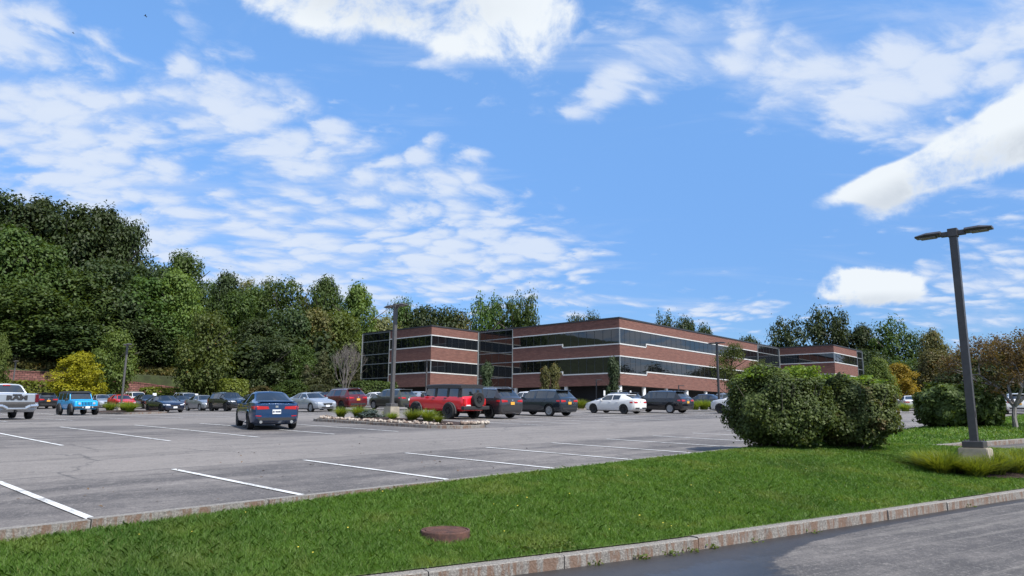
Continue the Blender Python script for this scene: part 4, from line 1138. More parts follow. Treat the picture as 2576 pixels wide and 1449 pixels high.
far = [
 ('white_sedan', 'sedan', 4.8, 1.83, 1.46, C_SIL, 'pale silver sedan half hidden behind the bright blue off-roader', 'car', 250, 82, ne2),
 ('grey_blue_sedan', 'sedan', 4.7, 1.82, 1.45, C_TEAL, 'grey-blue sedan between the pale silver sedan and the red hatchback', 'car', 277, 88, ne2),
 ('red_hatchback', 'hatch', 4.3, 1.76, 1.50, C_ORED, 'bright red hatchback behind the lamp post of the grassy island', 'car', 303, 77, ne2),
 ('white_van', 'suv', 4.8, 1.9, 1.78, C_WHITE, 'white SUV whose roof shows above the red hatchback', 'SUV', 338, 88, ne2),
 ('black_hatchback', 'hatch', 4.4, 1.78, 1.52, C_BLK, 'black hatchback between the red hatchback and the navy one', 'car', 366, 79, ne2),
 ('navy_sedan', 'sedan', 4.7, 1.82, 1.45, C_NAVY, 'dark blue sedan behind the navy hatchback with a white front plate', 'car', 452, 76, ne2),
 ('silver_minivan', 'suv', 4.9, 1.92, 1.74, C_SIL, 'silver minivan behind the dark blue sedan', 'SUV', 466, 85, ne2),
 ('dark_grey_sedan', 'sedan', 4.7, 1.82, 1.45, C_GUN, 'dark grey sedan showing between the black compact SUV and the blue sedan', 'car', 640, 70, ne2),
 ('black_wagon', 'suv', 4.7, 1.83, 1.58, C_BLK, 'black wagon showing between the silver sedan and the maroon SUV', 'car', 812, 71, ne2),
 ('white_coupe', 'sedan', 4.7, 1.82, 1.44, C_WHITE, 'white sedan with red tail lamps between the maroon and olive SUVs', 'car', 942, 70, e2),
 ('silver_hatchback', 'hatch', 4.4, 1.8, 1.50, C_SIL, 'silver hatchback showing over the bonnet of the red off-roader', 'car', 1046, 74, e2),
 ('white_crossover', 'hatch', 4.5, 1.82, 1.56, C_WHITE, 'white crossover between the dark grey and the blue-black SUVs', 'car', 1322, 66, e2),
 ('charcoal_sedan', 'sedan', 4.8, 1.84, 1.45, C_GUN, 'charcoal sedan near the white columns, right of the glossy black SUV', 'car', 1772, 73, e2),
 ('grey_wagon', 'suv', 4.6, 1.84, 1.55, C_SIL2, 'grey wagon beside the lamp post, above the white SUV', 'car', 1822, 80, e2),
 ('white_saloon', 'sedan', 4.8, 1.84, 1.46, C_WHITE, 'white sedan seen from behind between the two groups of shrubs', 'car', 2292, 72, (.35, .94)),
 ('teal_sedan', 'sedan', 4.7, 1.82, 1.45, C_TEAL, 'grey-teal car right of the white sedan between the shrubs', 'car', 2340, 75, (.35, .94)),
 ('dark_suv', 'suv', 4.8, 1.9, 1.72, C_BLK, 'dark SUV roof behind the white sedan between the shrubs', 'SUV', 2318, 84, (.35, .94)),
 ('pearl_suv', 'suv', 4.9, 1.95, 1.74, C_WHITE, 'white SUV seen from behind with orange plate, by the right edge', 'SUV', 2560, 62, (.5, .86)),
 ('pale_sedan', 'sedan', 4.8, 1.84, 1.46, C_WHITE, 'white car mostly hidden behind the right-hand shrub', 'car', 2492, 60, (.6, .8)),
]
for (nm, kd, l_, w_, h_, cl, lb, ct, dx, Y, hd) in far:
    car(nm, kd, l_, w_, h_, cl, lb, ct, fx(dx, Y), Y, hd, plate='y' if nm in ('pearl_suv',) else 'w', rim='d' if cl in (C_BLK, C_NAVY) else 's')
rk = car('rack_wagon', 'suv', 4.7, 1.84, 1.56, C_BLK, 'dark wagon with roof rack seen over the white hatchback', 'car', fx(1556, 68), 68, e2, rails=True)[0]
for k in (-.5, .35): put('rack_bar', bxmesh(k, 0, 1.70, .07, 1.25, .05, .015), M_PLA, rk)
# ------------------------------------------------------------------ helpers for things on the ground
def fastmesh(name, V, F, k=4):
    me = bpy.data.meshes.new(name); V = np.asarray(V, np.float32); F = np.asarray(F, np.int32)
    me.vertices.add(len(V)); me.vertices.foreach_set('co', V.ravel())
    me.loops.add(F.size); me.loops.foreach_set('vertex_index', F.ravel())
    me.polygons.add(len(F)); me.polygons.foreach_set('loop_start', np.arange(0, F.size, k, dtype=np.int32))
    me.update(); me.validate(); return me
lawn_bvh = BVHTree.FromPolygons([Vector(v) for v in LV], LF)
far_bvh = BVHTree.FromPolygons([v.co.copy() for v in far_o.data.vertices], [tuple(p.vertices) for p in far_o.data.polygons])
CAMP = Vector((0, 0, CAMZ))
def lawnhit(dx, dy, bv=None):
    h = (bv or lawn_bvh).ray_cast(CAMP, ray(dx, dy).normalized())[0]
    return h
def lothit(dx, dy):
    d = ray(dx, dy); y = 5.0
    while y < 160:
        k = y / d.y
        if CAMZ + d.z * k < zlot(d.x * k, y): break
        y += .05
    return Vector((d.x * y / d.y, y, zlot(d.x * y / d.y, y)))
def lawnz(x, y):
    h = lawn_bvh.ray_cast(Vector((x, y, 20)), Vector((0, 0, -1)))[0] or far_bvh.ray_cast(Vector((x, y, 20)), Vector((0, 0, -1)))[0]
    return h.z if h else zlot(x, y)
# ------------------------------------------------------------------ foliage
def mat_leaf(name, c1, c2, c3=None, trans=.35, nscale=.55, c3amt=(.55, .70), rough=.55):
    mt, nt, out = newmat(name); b = NB(nt)
    g = b.n('ShaderNodeNewGeometry'); P = g.outputs['Position']; rnd = g.outputs['Random Per Island']
    oi = b.n('ShaderNodeObjectInfo').outputs['Random']
    n1 = b.noise(P, nscale, 3, .6)
    f = b.m('ADD', b.m('MULTIPLY', rnd, .55), b.m('MULTIPLY', b.ss(n1, .35, .65), .45))
    c = b.mix(f, c1, c2)
    if c3 is not None:
        n2 = b.noise(P, nscale * 1.7, 4, .65)
        c = b.mix(b.m('MULTIPLY', b.ss(n2, *c3amt), b.m('ADD', .45, b.m('MULTIPLY', rnd, .55))), c, c3)
    hv = b.n('ShaderNodeHueSaturation', {'Color': c, 'Value': b.m('ADD', .82, b.m('MULTIPLY', oi, .36)), 'Hue': b.m('ADD', .488, b.m('MULTIPLY', oi, .024))}).outputs[0]
    d = b.n('ShaderNodeBsdfPrincipled', {'Base Color': hv, 'Roughness': rough, 'Specular IOR Level': .25})
    t = b.n('ShaderNodeBsdfTranslucent', {'Color': b.mix(1.0, hv, (1.5, 1.4, .55), 'MULTIPLY')})
    ms = b.n('ShaderNodeMixShader', {0: trans, 1: d.outputs[0], 2: t.outputs[0]})
    nt.links.new(ms.outputs[0], out.inputs[0])
    return mt
M_LDK = mat_leaf('leaf_dark', (0.023, 0.039, 0.013), (0.053, 0.078, 0.023), trans=.28)
M_LMD = mat_leaf('leaf_mid', (.033, .066, .014), (.086, .134, .029), trans=.32)
M_LLT = mat_leaf('leaf_light', (0.059, 0.097, 0.020), (0.147, 0.196, 0.044), trans=.36)
M_LOL = mat_leaf('leaf_olive', (0.068, 0.073, 0.025), (0.146, 0.138, 0.046), (0.192, 0.097, 0.037), trans=.3)
M_LYL = mat_leaf('leaf_yellow', (.15, .17, .010), (.42, .40, .028), trans=.42, nscale=1.2)
M_LOR = mat_leaf('leaf_orange', (.19, .150, .020), (.36, .27, .034), (.15, .17, .028), trans=.42, nscale=.9)
M_LTU = mat_leaf('leaf_turning', (0.041, 0.062, 0.014), (0.097, 0.119, 0.025), (0.342, 0.106, 0.030), trans=.34, nscale=.5, c3amt=(.64, .72))
M_LRD = mat_leaf('leaf_russet', (.070, .046, .024), (.130, .080, .038), (.085, .090, .032), trans=.35, nscale=.8)
M_LPA = mat_leaf('leaf_pale', (0.104, 0.120, 0.051), (0.223, 0.222, 0.101), trans=.35)
M_LCN = mat_leaf('leaf_conifer', (0.023, 0.043, 0.018), (0.053, 0.081, 0.030), trans=.15)
M_LBR = mat_leaf('leaf_brownish', (.042, .052, .020), (.078, .086, .032), (.090, .066, .034), trans=.25)
M_LSH = mat_leaf('leaf_shrub', (.030, .052, .014), (.115, .158, .042), (.120, .085, .040), trans=.3, nscale=1.6, c3amt=(.60, .78))
M_LSR = mat_leaf('leaf_shrub_reddish', (.036, .052, .016), (.118, .140, .042), (.145, .075, .042), trans=.3, nscale=1.3, c3amt=(.52, .74))
M_LSF = mat_leaf('leaf_shoot', (0.095, 0.176, 0.027), (0.189, 0.297, 0.049), trans=.42, nscale=2)
M_LHG = mat_leaf('leaf_hedge', (0.081, 0.116, 0.016), (0.182, 0.216, 0.032), trans=.3, nscale=1.5)
M_OGR = mat_leaf('blade_gold', (.080, .135, .018), (.23, .26, .045), (.30, .22, .07), trans=.4, nscale=2.0, c3amt=(.60, .76))
M_BLU = mat_leaf('leaf_bluegrey', (.045, .065, .055), (.080, .105, .090), trans=.1)
def mat_bark(name='bark', a=(.045, .036, .030), c_=(.115, .098, .084)):
    mt, nt, out = newmat(name); b = NB(nt)
    P = b.n('ShaderNodeTexCoord').outputs['Object']
    n1 = b.noise(b.n('ShaderNodeMapping', {'Vector': P, 'Scale': (9, 9, 1.5)}).outputs[0], 1.2, 5, .7)
    bsdf(b, out, b.mix(b.ss(n1, .35, .65), a, c_), .9, bump=n1, bstr=.6, bdist=.03); return mt
M_BARK = mat_bark(); M_BARK2 = mat_bark('bark_dead', (.085, .075, .068), (.19, .17, .155)); M_BARKG = mat_bark('bark_grey', (.14, .13, .125), (.30, .28, .27))
def leafquads(P, N, size, rng, asp=.62):
    n = len(P); N = N / (np.linalg.norm(N, axis=1, keepdims=True) + 1e-9)
    r_ = rng.normal(size=(n, 3)); T = np.cross(N, r_); T /= (np.linalg.norm(T, axis=1, keepdims=True) + 1e-9); B = np.cross(N, T)
    s = (size * rng.uniform(.65, 1.3, n))[:, None]
    T = T * s; B = B * s * asp
    fold = N * s * .22
    V = np.stack([P - T, P - B + fold, P + T, P + B + fold], 1).reshape(-1, 3)
    F = np.arange(4 * n).reshape(-1, 4)
    return V, F
def lobes_crown(seed, prof, nl, per, lobe, leaf, up=.5, flat=.75, jit=.12, inner=.25):
    'unit crown: radius about 1, z from 0 to 2. prof(t) = radius at height share t'
    rng = np.random.default_rng(seed); Vs = []
    P = []; N = []
    for i in range(nl):
        t = rng.uniform(.02, .97) ** .9; a = i * 2.39996 + rng.uniform(-.5, .5); rad = prof(t) 
        q = rad * (rng.uniform(.55, 1.0) if rng.random() > inner else rng.uniform(.0, .55))
        lr = lobe * rng.choice([.55, .8, 1.0, 1.45]) * (.6 + .5 * rad)
        q = max(0, q - lr * .35)
        c = np.array([q * math.cos(a), q * math.sin(a), 2 * t])
        k = int(per * (lr / lobe) ** 2) + 8
        d = rng.normal(size=(k, 3)); d /= np.linalg.norm(d, axis=1, keepdims=True); d[:, 2] = np.abs(d[:, 2]) * np.where(rng.random(k) < .78, 1, -1)
        rr = lr * rng.uniform(.55, 1.08, k)[:, None]
        p = c + d * rr * np.array([1, 1, flat]) + rng.normal(size=(k, 3)) * jit * lr
        P.append(p); N.append(d * .9 + np.array([0, 0, up]) + rng.normal(size=(k, 3)) * .26)
    P = np.concatenate(P); N = np.concatenate(N)
    P[:, 2] = np.maximum(P[:, 2], .0)
    V, F = leafquads(P, N, leaf, rng)
    return fastmesh('crown_leaves', V, F)
pr_broad = lambda t: math.sqrt(max(0.02, 1 - ((t - .45) / .58) ** 2))
pr_tall = lambda t: (.55 + .45 * math.sin(math.pi * min(1, t * 1.05))) * (1 if t < .75 else math.sqrt(max(.05, 1 - ((t - .75) / .27) ** 2)))
pr_dome = lambda t: math.sqrt(max(0.02, 1 - (t * .98) ** 2)) * (.8 + .2 * min(1, t * 5))
pr_cone = lambda t: max(.08, (1 - t) ** .8) * (1 if t > .08 else .7)
pr_col = lambda t: (.75 + .25 * math.sin(t * 9)) * (1 if t < .6 else math.sqrt(max(.05, 1 - ((t - .6) / .42) ** 2)))
CR = {
 'broad': [lobes_crown(s, pr_broad, 105, 105, .27, .044, jit=.2) for s in (1, 2, 3)],
 'tall': [lobes_crown(s, pr_tall, 115, 95, .26, .043, jit=.2) for s in (4, 5, 6)],
 'airy': [lobes_crown(s, pr_tall, 70, 55, .22, .040, jit=.3, inner=.35) for s in (7, 8)],
 'dome': [lobes_crown(s, pr_dome, 130, 95, .23, .042, jit=.2) for s in (9, 10)],
 'cone': [lobes_crown(s, pr_cone, 110, 70, .21, .040, up=.25, flat=.5) for s in (11, 12)],
 'loose': [lobes_crown(s, pr_broad, 62, 62, .22, .044, jit=.3, inner=.3) for s in (15, 16, 17)],
 'column': [lobes_crown(s, pr_col, 70, 70, .40, .085, up=.35) for s in (13, 14)],
}
def trunk_mesh(h, r, seed, limbs=5, spread=.35, top=.8):
    rnd = random.Random(seed); bm = bmesh.new(); pts = [Vector((0, 0, -.3))]
    n = 5
    for i in range(1, n + 1): pts.append(Vector((rnd.uniform(-.03, .03) * h, rnd.uniform(-.03, .03) * h, h * top * i / n)))
    for i in range(n): cyl(bm, pts[i], pts[i + 1], r * (1 - .16 * i), r * (1 - .16 * (i + 1)), 8, cap=(i in (0, n - 1)))
    for k in range(limbs):
        i = rnd.randint(1, n - 1); a = rnd.uniform(0, 6.28); L_ = h * spread * rnd.uniform(.6, 1.1)
        p = pts[i]; q = p + Vector((math.cos(a) * L_, math.sin(a) * L_, L_ * rnd.uniform(.5, 1.0))); cyl(bm, p, q, r * .45, r * .12, 6)
    me = bpy.data.meshes.new('trunk'); bm.to_mesh(me); bm.free(); return me
TR = [trunk_mesh(1.0, .022, s) for s in (1, 2, 3)]
for q in TR: q.materials.append(M_BARK)
tcount = 0
def crown_copy(kind, mat, seed):
    me = CR[kind][seed % len(CR[kind])]
    key = (me.name, mat.name)
    if key not in CRM:
        c = me.copy(); c.materials.clear(); c.materials.append(mat); CRM[key] = c
    return CRM[key]
CRM = {}
def tree(name, dx, topy, wpx, Y, kind, mat, label, group='trees round the lot', low=.06, z0=None, cat='tree'):
    global tcount
    tcount += 1
    x, y, zt = at(dx, topy, Y); w = wpx / FPX * (Y * math.cos(PITCH) + (zt - CAMZ) * math.sin(PITCH))
    zb = zground(x, y) if z0 is None else z0
    h = zt - zb
    root = empty(name, (x, y, zb), random.uniform(0, 6.28), label, cat, group)
    t = bpy.data.objects.new('trunk', TR[tcount % 3]); COL.objects.link(t); t.parent = root; t.scale = (h * .9, h * .9, h * .9)
    c = bpy.data.objects.new('crown', crown_copy(kind, mat, tcount)); COL.objects.link(c); c.parent = root
    c.location = (0, 0, h * low); hh = h * (1 - low) / 2.05; c.scale = (w / 2 * .98, w / 2 * .98, hh)
    return root
WG = 'trees of the wooded slope'
T = tree
# tall dark trees along the crest at the left
T('oak_tree', 12, 488, 200, 122, 'broad', M_LDK, 'dark tall tree at the far left edge, highest of the wood', WG)
T('oak_tree', 105, 508, 190, 124, 'tall', M_LDK, 'dark tall crest tree above the retaining wall, second from the left edge', WG)
T('oak_tree', 185, 520, 185, 124, 'broad', M_LDK, 'dark crest tree above the yellow tree', WG)
T('oak_tree', 262, 532, 175, 126, 'tall', M_LDK, 'dark crest tree left of the drop in the skyline', WG)
T('oak_tree', 322, 563, 130, 128, 'broad', M_LDK, 'dark crest tree at the step where the skyline drops', WG)
T('oak_tree', 470, 636, 130, 134, 'tall', M_LMD, 'tall green tree standing alone on the skyline right of the dark crest', WG)
T('oak_tree', 400, 668, 150, 128, 'broad', M_LDK, 'dark tree in the dip of the skyline between the crest and the lone tall tree', WG)
# mid slope
T('maple_tree', 30, 585, 210, 105, 'tall', M_LMD, 'mid green tall tree at the left edge below the dark crest', WG)
T('maple_tree', 118, 612, 180, 107, 'tall', M_LMD, 'mid green pointed tree below the dark crest, left of the yellow tree', WG)
T('maple_tree', 60, 715, 230, 102.5, 'broad', M_LMD, 'broad green tree over the retaining wall near the left edge', WG)
T('maple_tree', 200, 690, 210, 108, 'broad', M_LMD, 'broad green tree directly above the yellow tree', WG)
T('maple_tree', 285, 655, 190, 113, 'tall', M_LDK, 'dark green tree rising above the lamp post at the left', WG)
T('maple_tree', 370, 700, 180, 116, 'broad', M_LMD, 'green tree over the right hedge', WG)
T('maple_tree', 445, 690, 150, 119, 'tall', M_LLT, 'lighter green vine-hung tree between the hedge and the turning maple', WG)
T('maple_tree', 350, 800, 170, 113.5, 'broad', M_LDK, 'low dark tree behind the right hedge', WG)
T('maple_tree', 150, 800, 230, 105, 'broad', M_LDK, 'low dark tree behind the yellow tree', WG)
T('maple_tree', 420, 790, 135, 117, 'tall', M_LMD, 'green tree with drooping boughs left of the turning maple', WG)
T('young_maple', 296, 832, 110, 100, 'tall', M_LLT, 'light green young tree behind the lamp post at the left', 'ornamental trees by the lot')
T('young_maple', 2, 848, 70, 84, 'tall', M_LLT, 'light green tree cut by the left edge above the pickup', 'ornamental trees by the lot')
T('turning_maple', 522, 790, 142, 106, 'broad', M_LTU, 'broad maple with orange tinted top behind the grey-silver sedan', WG)
T('yellow_tree', 203, 890, 132, 93, 'dome', M_LYL, 'round bright yellow tree in front of the brick retaining wall', 'ornamental trees by the lot', low=.16)
T('ash_tree', 575, 692, 112, 148, 'tall', M_LDK, 'pointed dark tree left of the pale airy tree on the skyline', WG)
T('ash_tree', 622, 698, 100, 158, 'airy', M_LPA, 'pale airy tree with sky showing through on the skyline', WG)
T('ash_tree', 668, 703, 100, 158, 'airy', M_LPA, 'second pale thin crown, just right of the airy one', WG)
T('ash_tree', 712, 694, 150, 146, 'loose', M_LMD, 'large green tree on the skyline above the blue sedan', WG)
T('ash_tree', 817, 706, 112, 150, 'tall', M_LMD, 'upright green tree on the skyline right of the gap above the silver sedan', WG)
T('ash_tree', 905, 722, 140, 146, 'dome', M_LLT, 'rounded olive green tree on the skyline left of the office roof', WG)
T('ash_tree', 958, 795, 120, 156, 'broad', M_LPA, 'pale grey-green bushy tree behind the left end of the office', WG)
T('ash_tree', 610, 745, 140, 132, 'broad', M_LMD, 'green tree above the turning maple, below the pale airy tree', WG)
T('ash_tree', 650, 800, 130, 127, 'tall', M_LDK, 'dark tree right of the turning maple', WG)
T('ash_tree', 738, 780, 170, 130, 'broad', M_LDK, 'dark broad tree above the silver sedan', WG)
T('ash_tree', 800, 785, 130, 132, 'tall', M_LOL, 'olive yellow tree in the middle of the wood right of the blue sedan', WG)
T('ash_tree', 862, 785, 140, 134, 'tall', M_LLT, 'light green tree left of the office', WG)
T('ash_tree', 925, 830, 100, 150, 'broad', M_LMD, 'green tree against the left glass end of the office', WG)
T('linden_tree', 688, 850, 140, 116, 'dome', M_LDK, 'big rounded dark green tree above the dark grey sedan', WG)
T('linden_tree', 762, 872, 100, 118, 'broad', M_LMD, 'lower green tree right of the rounded dark tree', WG)
T('pine_tree', 815, 880, 105, 116, 'cone', M_LBR, 'brownish conifer left of the bare tree', WG)
T('pine_tree', 772, 915, 80, 112, 'cone', M_LBR, 'small brownish conifer above the bright silver sedan', WG)
T('pine_tree', 895, 905, 60, 121, 'cone', M_LBR, 'brown tinged conifer between the bare tree and the office', WG)
T('shrub', 735, 958, 120, 108, 'dome', M_LMD, 'low green shrub behind the blue sedan roof', WG, cat='shrub')
T('shrub', 660, 972, 90, 106, 'dome', M_LOL, 'low olive shrub right of the clipped ball hedge', WG, cat='shrub')
T('shrub', 810, 968, 110, 106, 'dome', M_LBR, 'low brown-green shrub behind the bright silver sedan', WG, cat='shrub')
T('ash_tree', 540, 706, 100, 150, 'airy', M_LMD, 'loose green tree on the skyline between the lone tall tree and the pointed dark one', WG)
T('ash_tree', 645, 728, 120, 152, 'broad', M_LMD, 'green tree under the two pale airy crowns', WG)
T('ash_tree', 766, 738, 100, 153, 'airy', M_LOL, 'loose olive tree filling the skyline gap above the silver sedan', WG)
T('ash_tree', 858, 742, 96, 153, 'airy', M_LMD, 'loose green tree between the upright tree and the rounded olive one', WG)
# beyond the office
BG = 'trees showing over the office roof'
for v in ((1008, 760, 90, 165, 'broad', M_LMD, 'thin topped tree behind the island lamp post, over the office roof'),
          (1060, 772, 130, 165, 'broad', M_LDK, 'dark tree over the brick left wing of the office'),
          (1128, 774, 130, 168, 'broad', M_LDK, 'dark rounded tree over the left wing, left of the tall pair'),
          (1168, 785, 80, 166, 'airy', M_LOL, 'thin olive tree at the left foot of the tall pair over the roof'),
          (1215, 738, 120, 172, 'loose', M_LMD, 'tall loose tree over the glass link, left of a pair'),
          (1258, 746, 110, 178, 'loose', M_LMD, 'dense tall tree within the group over the glass link'),
          (1325, 740, 96, 172, 'loose', M_LMD, 'tall loose tree over the roof, right of a pair'),
          (1295, 752, 90, 178, 'airy', M_LMD, 'dense tree behind the right one of the tall pair'),
          (1450, 793, 70, 200, 'broad', M_LDK, 'small dark treetop peeking over the main roof left of the corner'),
          (1492, 795, 64, 204, 'broad', M_LDK, 'small treetop just left of the roof corner'),
          (1676, 781, 84, 190, 'loose', M_LDK, 'larger dark treetop over the roof right of the corner'),
          (1722, 799, 74, 192, 'broad', M_LDK, 'second dark treetop stepping down along the roof'),
          (1770, 825, 70, 205, 'broad', M_LDK, 'small low treetop further right along the roof'),
          (1885, 848, 80, 230, 'broad', M_LDK, 'faint treetop near the end of the main roof')):
    T('background_tree', *v, BG)
RGp = 'trees behind the right wing'
for v in ((1978, 796, 120, 185, 'loose', M_LDK, 'dark tree left of the tallest over the right wing'),
          (2055, 780, 120, 186, 'loose', M_LDK, 'tallest loose tree over the right brick wing'),
          (2110, 772, 120, 184, 'loose', M_LDK, 'tall dark tree over the corner of the right wing'),
          (1950, 845, 60, 186, 'airy', M_LMD, 'thin low tree at the left of the right-wing trees'),
          (2165, 825, 120, 182, 'tall', M_LDK, 'dark tree right of the right wing corner'),
          (2232, 794, 130, 174, 'loose', M_LMD, 'high green tree right of the office, left of the big lamp post'),
          (2292, 832, 110, 172, 'airy', M_LMD, 'loose green tree between the high green tree and the big lamp post'),
          (2345, 836, 90, 158, 'tall', M_LOL, 'olive upright tree nearest the big lamp post'),
          (2180, 880, 130, 168, 'broad', M_LDK, 'dark low tree behind the right end of the office'),
          (2270, 905, 140, 150, 'broad', M_LMD, 'broad green tree above the orange shrub tree'),
          (2352, 885, 120, 140, 'tall', M_LOL, 'olive tree right of the orange shrub tree'),
          (2410, 925, 110, 132, 'broad', M_LDK, 'dark green tree behind the big lamp post'),
          (2480, 900, 130, 140, 'broad', M_LDK, 'dark tree behind the russet tree'),
          (2570, 915, 150, 130, 'broad', M_LDK, 'dark tree at the right edge behind the russet tree')):
    T('background_tree', *v, RGp)
T('orange_tree', 2256, 918, 112, 88, 'dome', M_LOR, 'golden orange small tree right of the big shrubs', 'ornamental trees by the lot', low=.12)
T('green_shrub_tree', 2205, 905, 90, 80, 'dome', M_LLT, 'bright green shrub showing over the right-hand big shrub', 'ornamental trees by the lot', low=.05)
T('honey_locust', 1838, 862, 100, 72, 'airy', M_LTU, 'thin yellowing tree in front of the office, behind the lamp post', 'young trees in front of the office', low=.30)
T('honey_locust', 1900, 905, 90, 78, 'airy', M_LTU, 'reddish thin tree behind the left big shrub', 'young trees in front of the office', low=.3)
for v in ((1225, 918, 36, 92, 'column', M_LCN, 'narrow dark evergreen in front of the glass link'),
          (1372, 930, 34, 88, 'column', M_LOL, 'left one of two thin young trees against the long brick wall'),
          (1396, 922, 30, 88, 'column', M_LOL, 'right one of two thin young trees against the long brick wall'),
          (1543, 908, 40, 86, 'column', M_LCN, 'narrow dark green tree at the building corner')):
    T('young_tree', *v, 'young trees in front of the office', .10)
# far wood filling the gaps on the slope: one mass
def wood_mass():
    rng = np.random.default_rng(5); Vs = []; Fs = []; o_ = 0
    base = [lobes_crown(60 + s, pr_tall, 30, 60, .40, .085) for s in range(3)]
    arr = []
    for q in base:
        a = np.empty(len(q.vertices) * 3, np.float32); q.vertices.foreach_get('co', a); arr.append(a.reshape(-1, 3))
    def addt(x, y, zt, w):
        nonlocal o_
        zb = zground(x, y); h = zt - zb
        a = arr[rng.integers(3)]; an = rng.uniform(0, 6.28); ca, sa = math.cos(an), math.sin(an)
        p = np.stack([(a[:, 0] * ca - a[:, 1] * sa) * w / 2 + x, (a[:, 0] * sa + a[:, 1] * ca) * w / 2 + y, a[:, 2] * h / 2.02 + zb], 1)
        Vs.append(p); Fs.append(np.arange(len(p)).reshape(-1, 4) + o_); o_ += len(p)
    sky_ = [(-300, 470), (0, 500), (150, 540), (300, 585), (360, 640), (470, 680), (560, 730), (700, 745), (800, 760), (900, 760), (1000, 790), (1150, 800)]
    def top(dx):
        return np.interp(dx, [s[0] for s in sky_], [s[1] for s in sky_])
    for Yd in (124, 140, 156):
        for dx in np.arange(-260, 1150, 62):
            d2 = dx + rng.uniform(-20, 20)
            if d2 > 830 and Yd < 150: continue
            ty_ = top(d2) + rng.uniform(15, 90) + (156 - Yd) * 1.5
            x, y, zt = at(d2, ty_, Yd + rng.uniform(-4, 4)); addt(x, y, max(zt, zground(x, y) + 6), rng.uniform(8, 12))
    for Yd in (150, 175, 200):
        for dx in np.arange(1900, 2900, 75):
            d2 = dx + rng.uniform(-20, 20); x, y, zt = at(d2, 890 + rng.uniform(-10, 50), Yd); addt(x, y, max(zt, zground(x, y) + 6), rng.uniform(9, 13))
    me = fastmesh('wood', np.concatenate(Vs), np.concatenate(Fs)); return link('wood', me, M_LDK)
w_ = wood_mass(); tag(w_, 'dense dark green wood filling the slope behind the nearer trees', 'wood', kind='stuff')
# trees out to the right and behind that the windows mirror
def mirror_wood():
    rng = np.random.default_rng(9); base = lobes_crown(77, pr_broad, 26, 50, .42, .10)
    a = np.empty(len(base.vertices) * 3, np.float32); base.vertices.foreach_get('co', a); a = a.reshape(-1, 3); Vs = []; Fs = []; o_ = 0
    for k in range(26):
        x = 120 + rng.uniform(-8, 25); y = -60 + k * 9.5 + rng.uniform(-4, 4)
        h = rng.uniform(8, 14); w = rng.uniform(9, 13); zb = zground(x, y)
        Vs.append(np.stack([a[:, 0] * w / 2 + x, a[:, 1] * w / 2 + y, a[:, 2] * h / 2 + zb], 1)); Fs.append(np.arange(len(a)).reshape(-1, 4) + o_); o_ += len(a)
    return link('far_wood', fastmesh('far_wood', np.concatenate(Vs), np.concatenate(Fs)), M_LDK)
w_ = mirror_wood(); tag(w_, 'line of green trees across the far side of the lot to the right', 'wood', kind='stuff')
# ------------------------------------------------------------------ branchy trees
def branch_tree(seed, h, spread, r0, depth=5, up=.55, leaf=None, per=10, lsize=.09, flat=.3, first=.28, nb=4, gravity=0.0):
    rnd = random.Random(seed); bm = bmesh.new(); tips = []
    def grow(p, d, L_, r, k):
        n = 2; q = p
        for i in range(n):
            d2 = (d + Vector((rnd.uniform(-.16, .16), rnd.uniform(-.16, .16), rnd.uniform(-.10, .14)))).normalized()
            e = q + d2 * L_ / n; cyl(bm, q, e, r * (1 - .3 * i / n), r * (1 - .3 * (i + 1) / n), 6 if k > 1 else 8, cap=False); q = e; d = d2
        if k >= 2: tips.append((q, k))
        if k >= depth: return
        for j in range(rnd.choice((2, 3)) if k else nb):
            a = rnd.uniform(0, 6.28) if k else j * 6.28 / nb + rnd.uniform(-.4, .4)
            o_ = d.orthogonal().normalized(); o_.rotate(Matrix.Rotation(a, 3, d)); s_ = spread * rnd.uniform(.6, 1.2)
            nd = (d + o_ * s_ + Vector((0, 0, up * .35 - gravity * k))).normalized()
            grow(q if j else q, nd, L_ * rnd.uniform(.66, .86) if k else h * .30 * rnd.uniform(.8, 1.1), r * (.62 if k else .6), k + 1)
    grow(Vector((0, 0, -.15)), Vector((.04, .02, 1)), h * first + .15, r0, 0)
    me = bpy.data.meshes.new('branches'); bm.to_mesh(me); bm.free(); me.materials.append(M_BARK2 if leaf is None else M_BARK)
    lm = None
    if leaf is not None:
        rng = np.random.default_rng(seed); P = []; 
        for q, k in tips:
            n = per; P.append(np.array(q) + rng.normal(size=(n, 3)) * np.array([.20, .20, .20 * flat]) * (1.3 if k > 3 else .9))
        P = np.concatenate(P); N = rng.normal(size=P.shape) * .5 + np.array([0, 0, 1.0])
        V, F = leafquads(P, N, lsize, rng); lm = fastmesh('leaves', V, F); lm.materials.append(leaf)
    return me, lm
# bare grey tree left of the office
x, y, zt = at(876, 858, 112); zb = zground(x, y); hh = zt - zb
br, _ = branch_tree(21, hh * .80, .42, .20, depth=6, up=1.25, first=.10, nb=8)
bt = empty('bare_tree', (x, y, zb), 0, 'leafless grey tree standing left of the glass end of the office', 'tree'); o = bpy.data.objects.new('branches', br); COL.objects.link(o); o.parent = bt
zmax = max(v.co.z for v in br.vertices); o.scale = (hh / zmax * .8, hh / zmax * .8, hh / zmax)
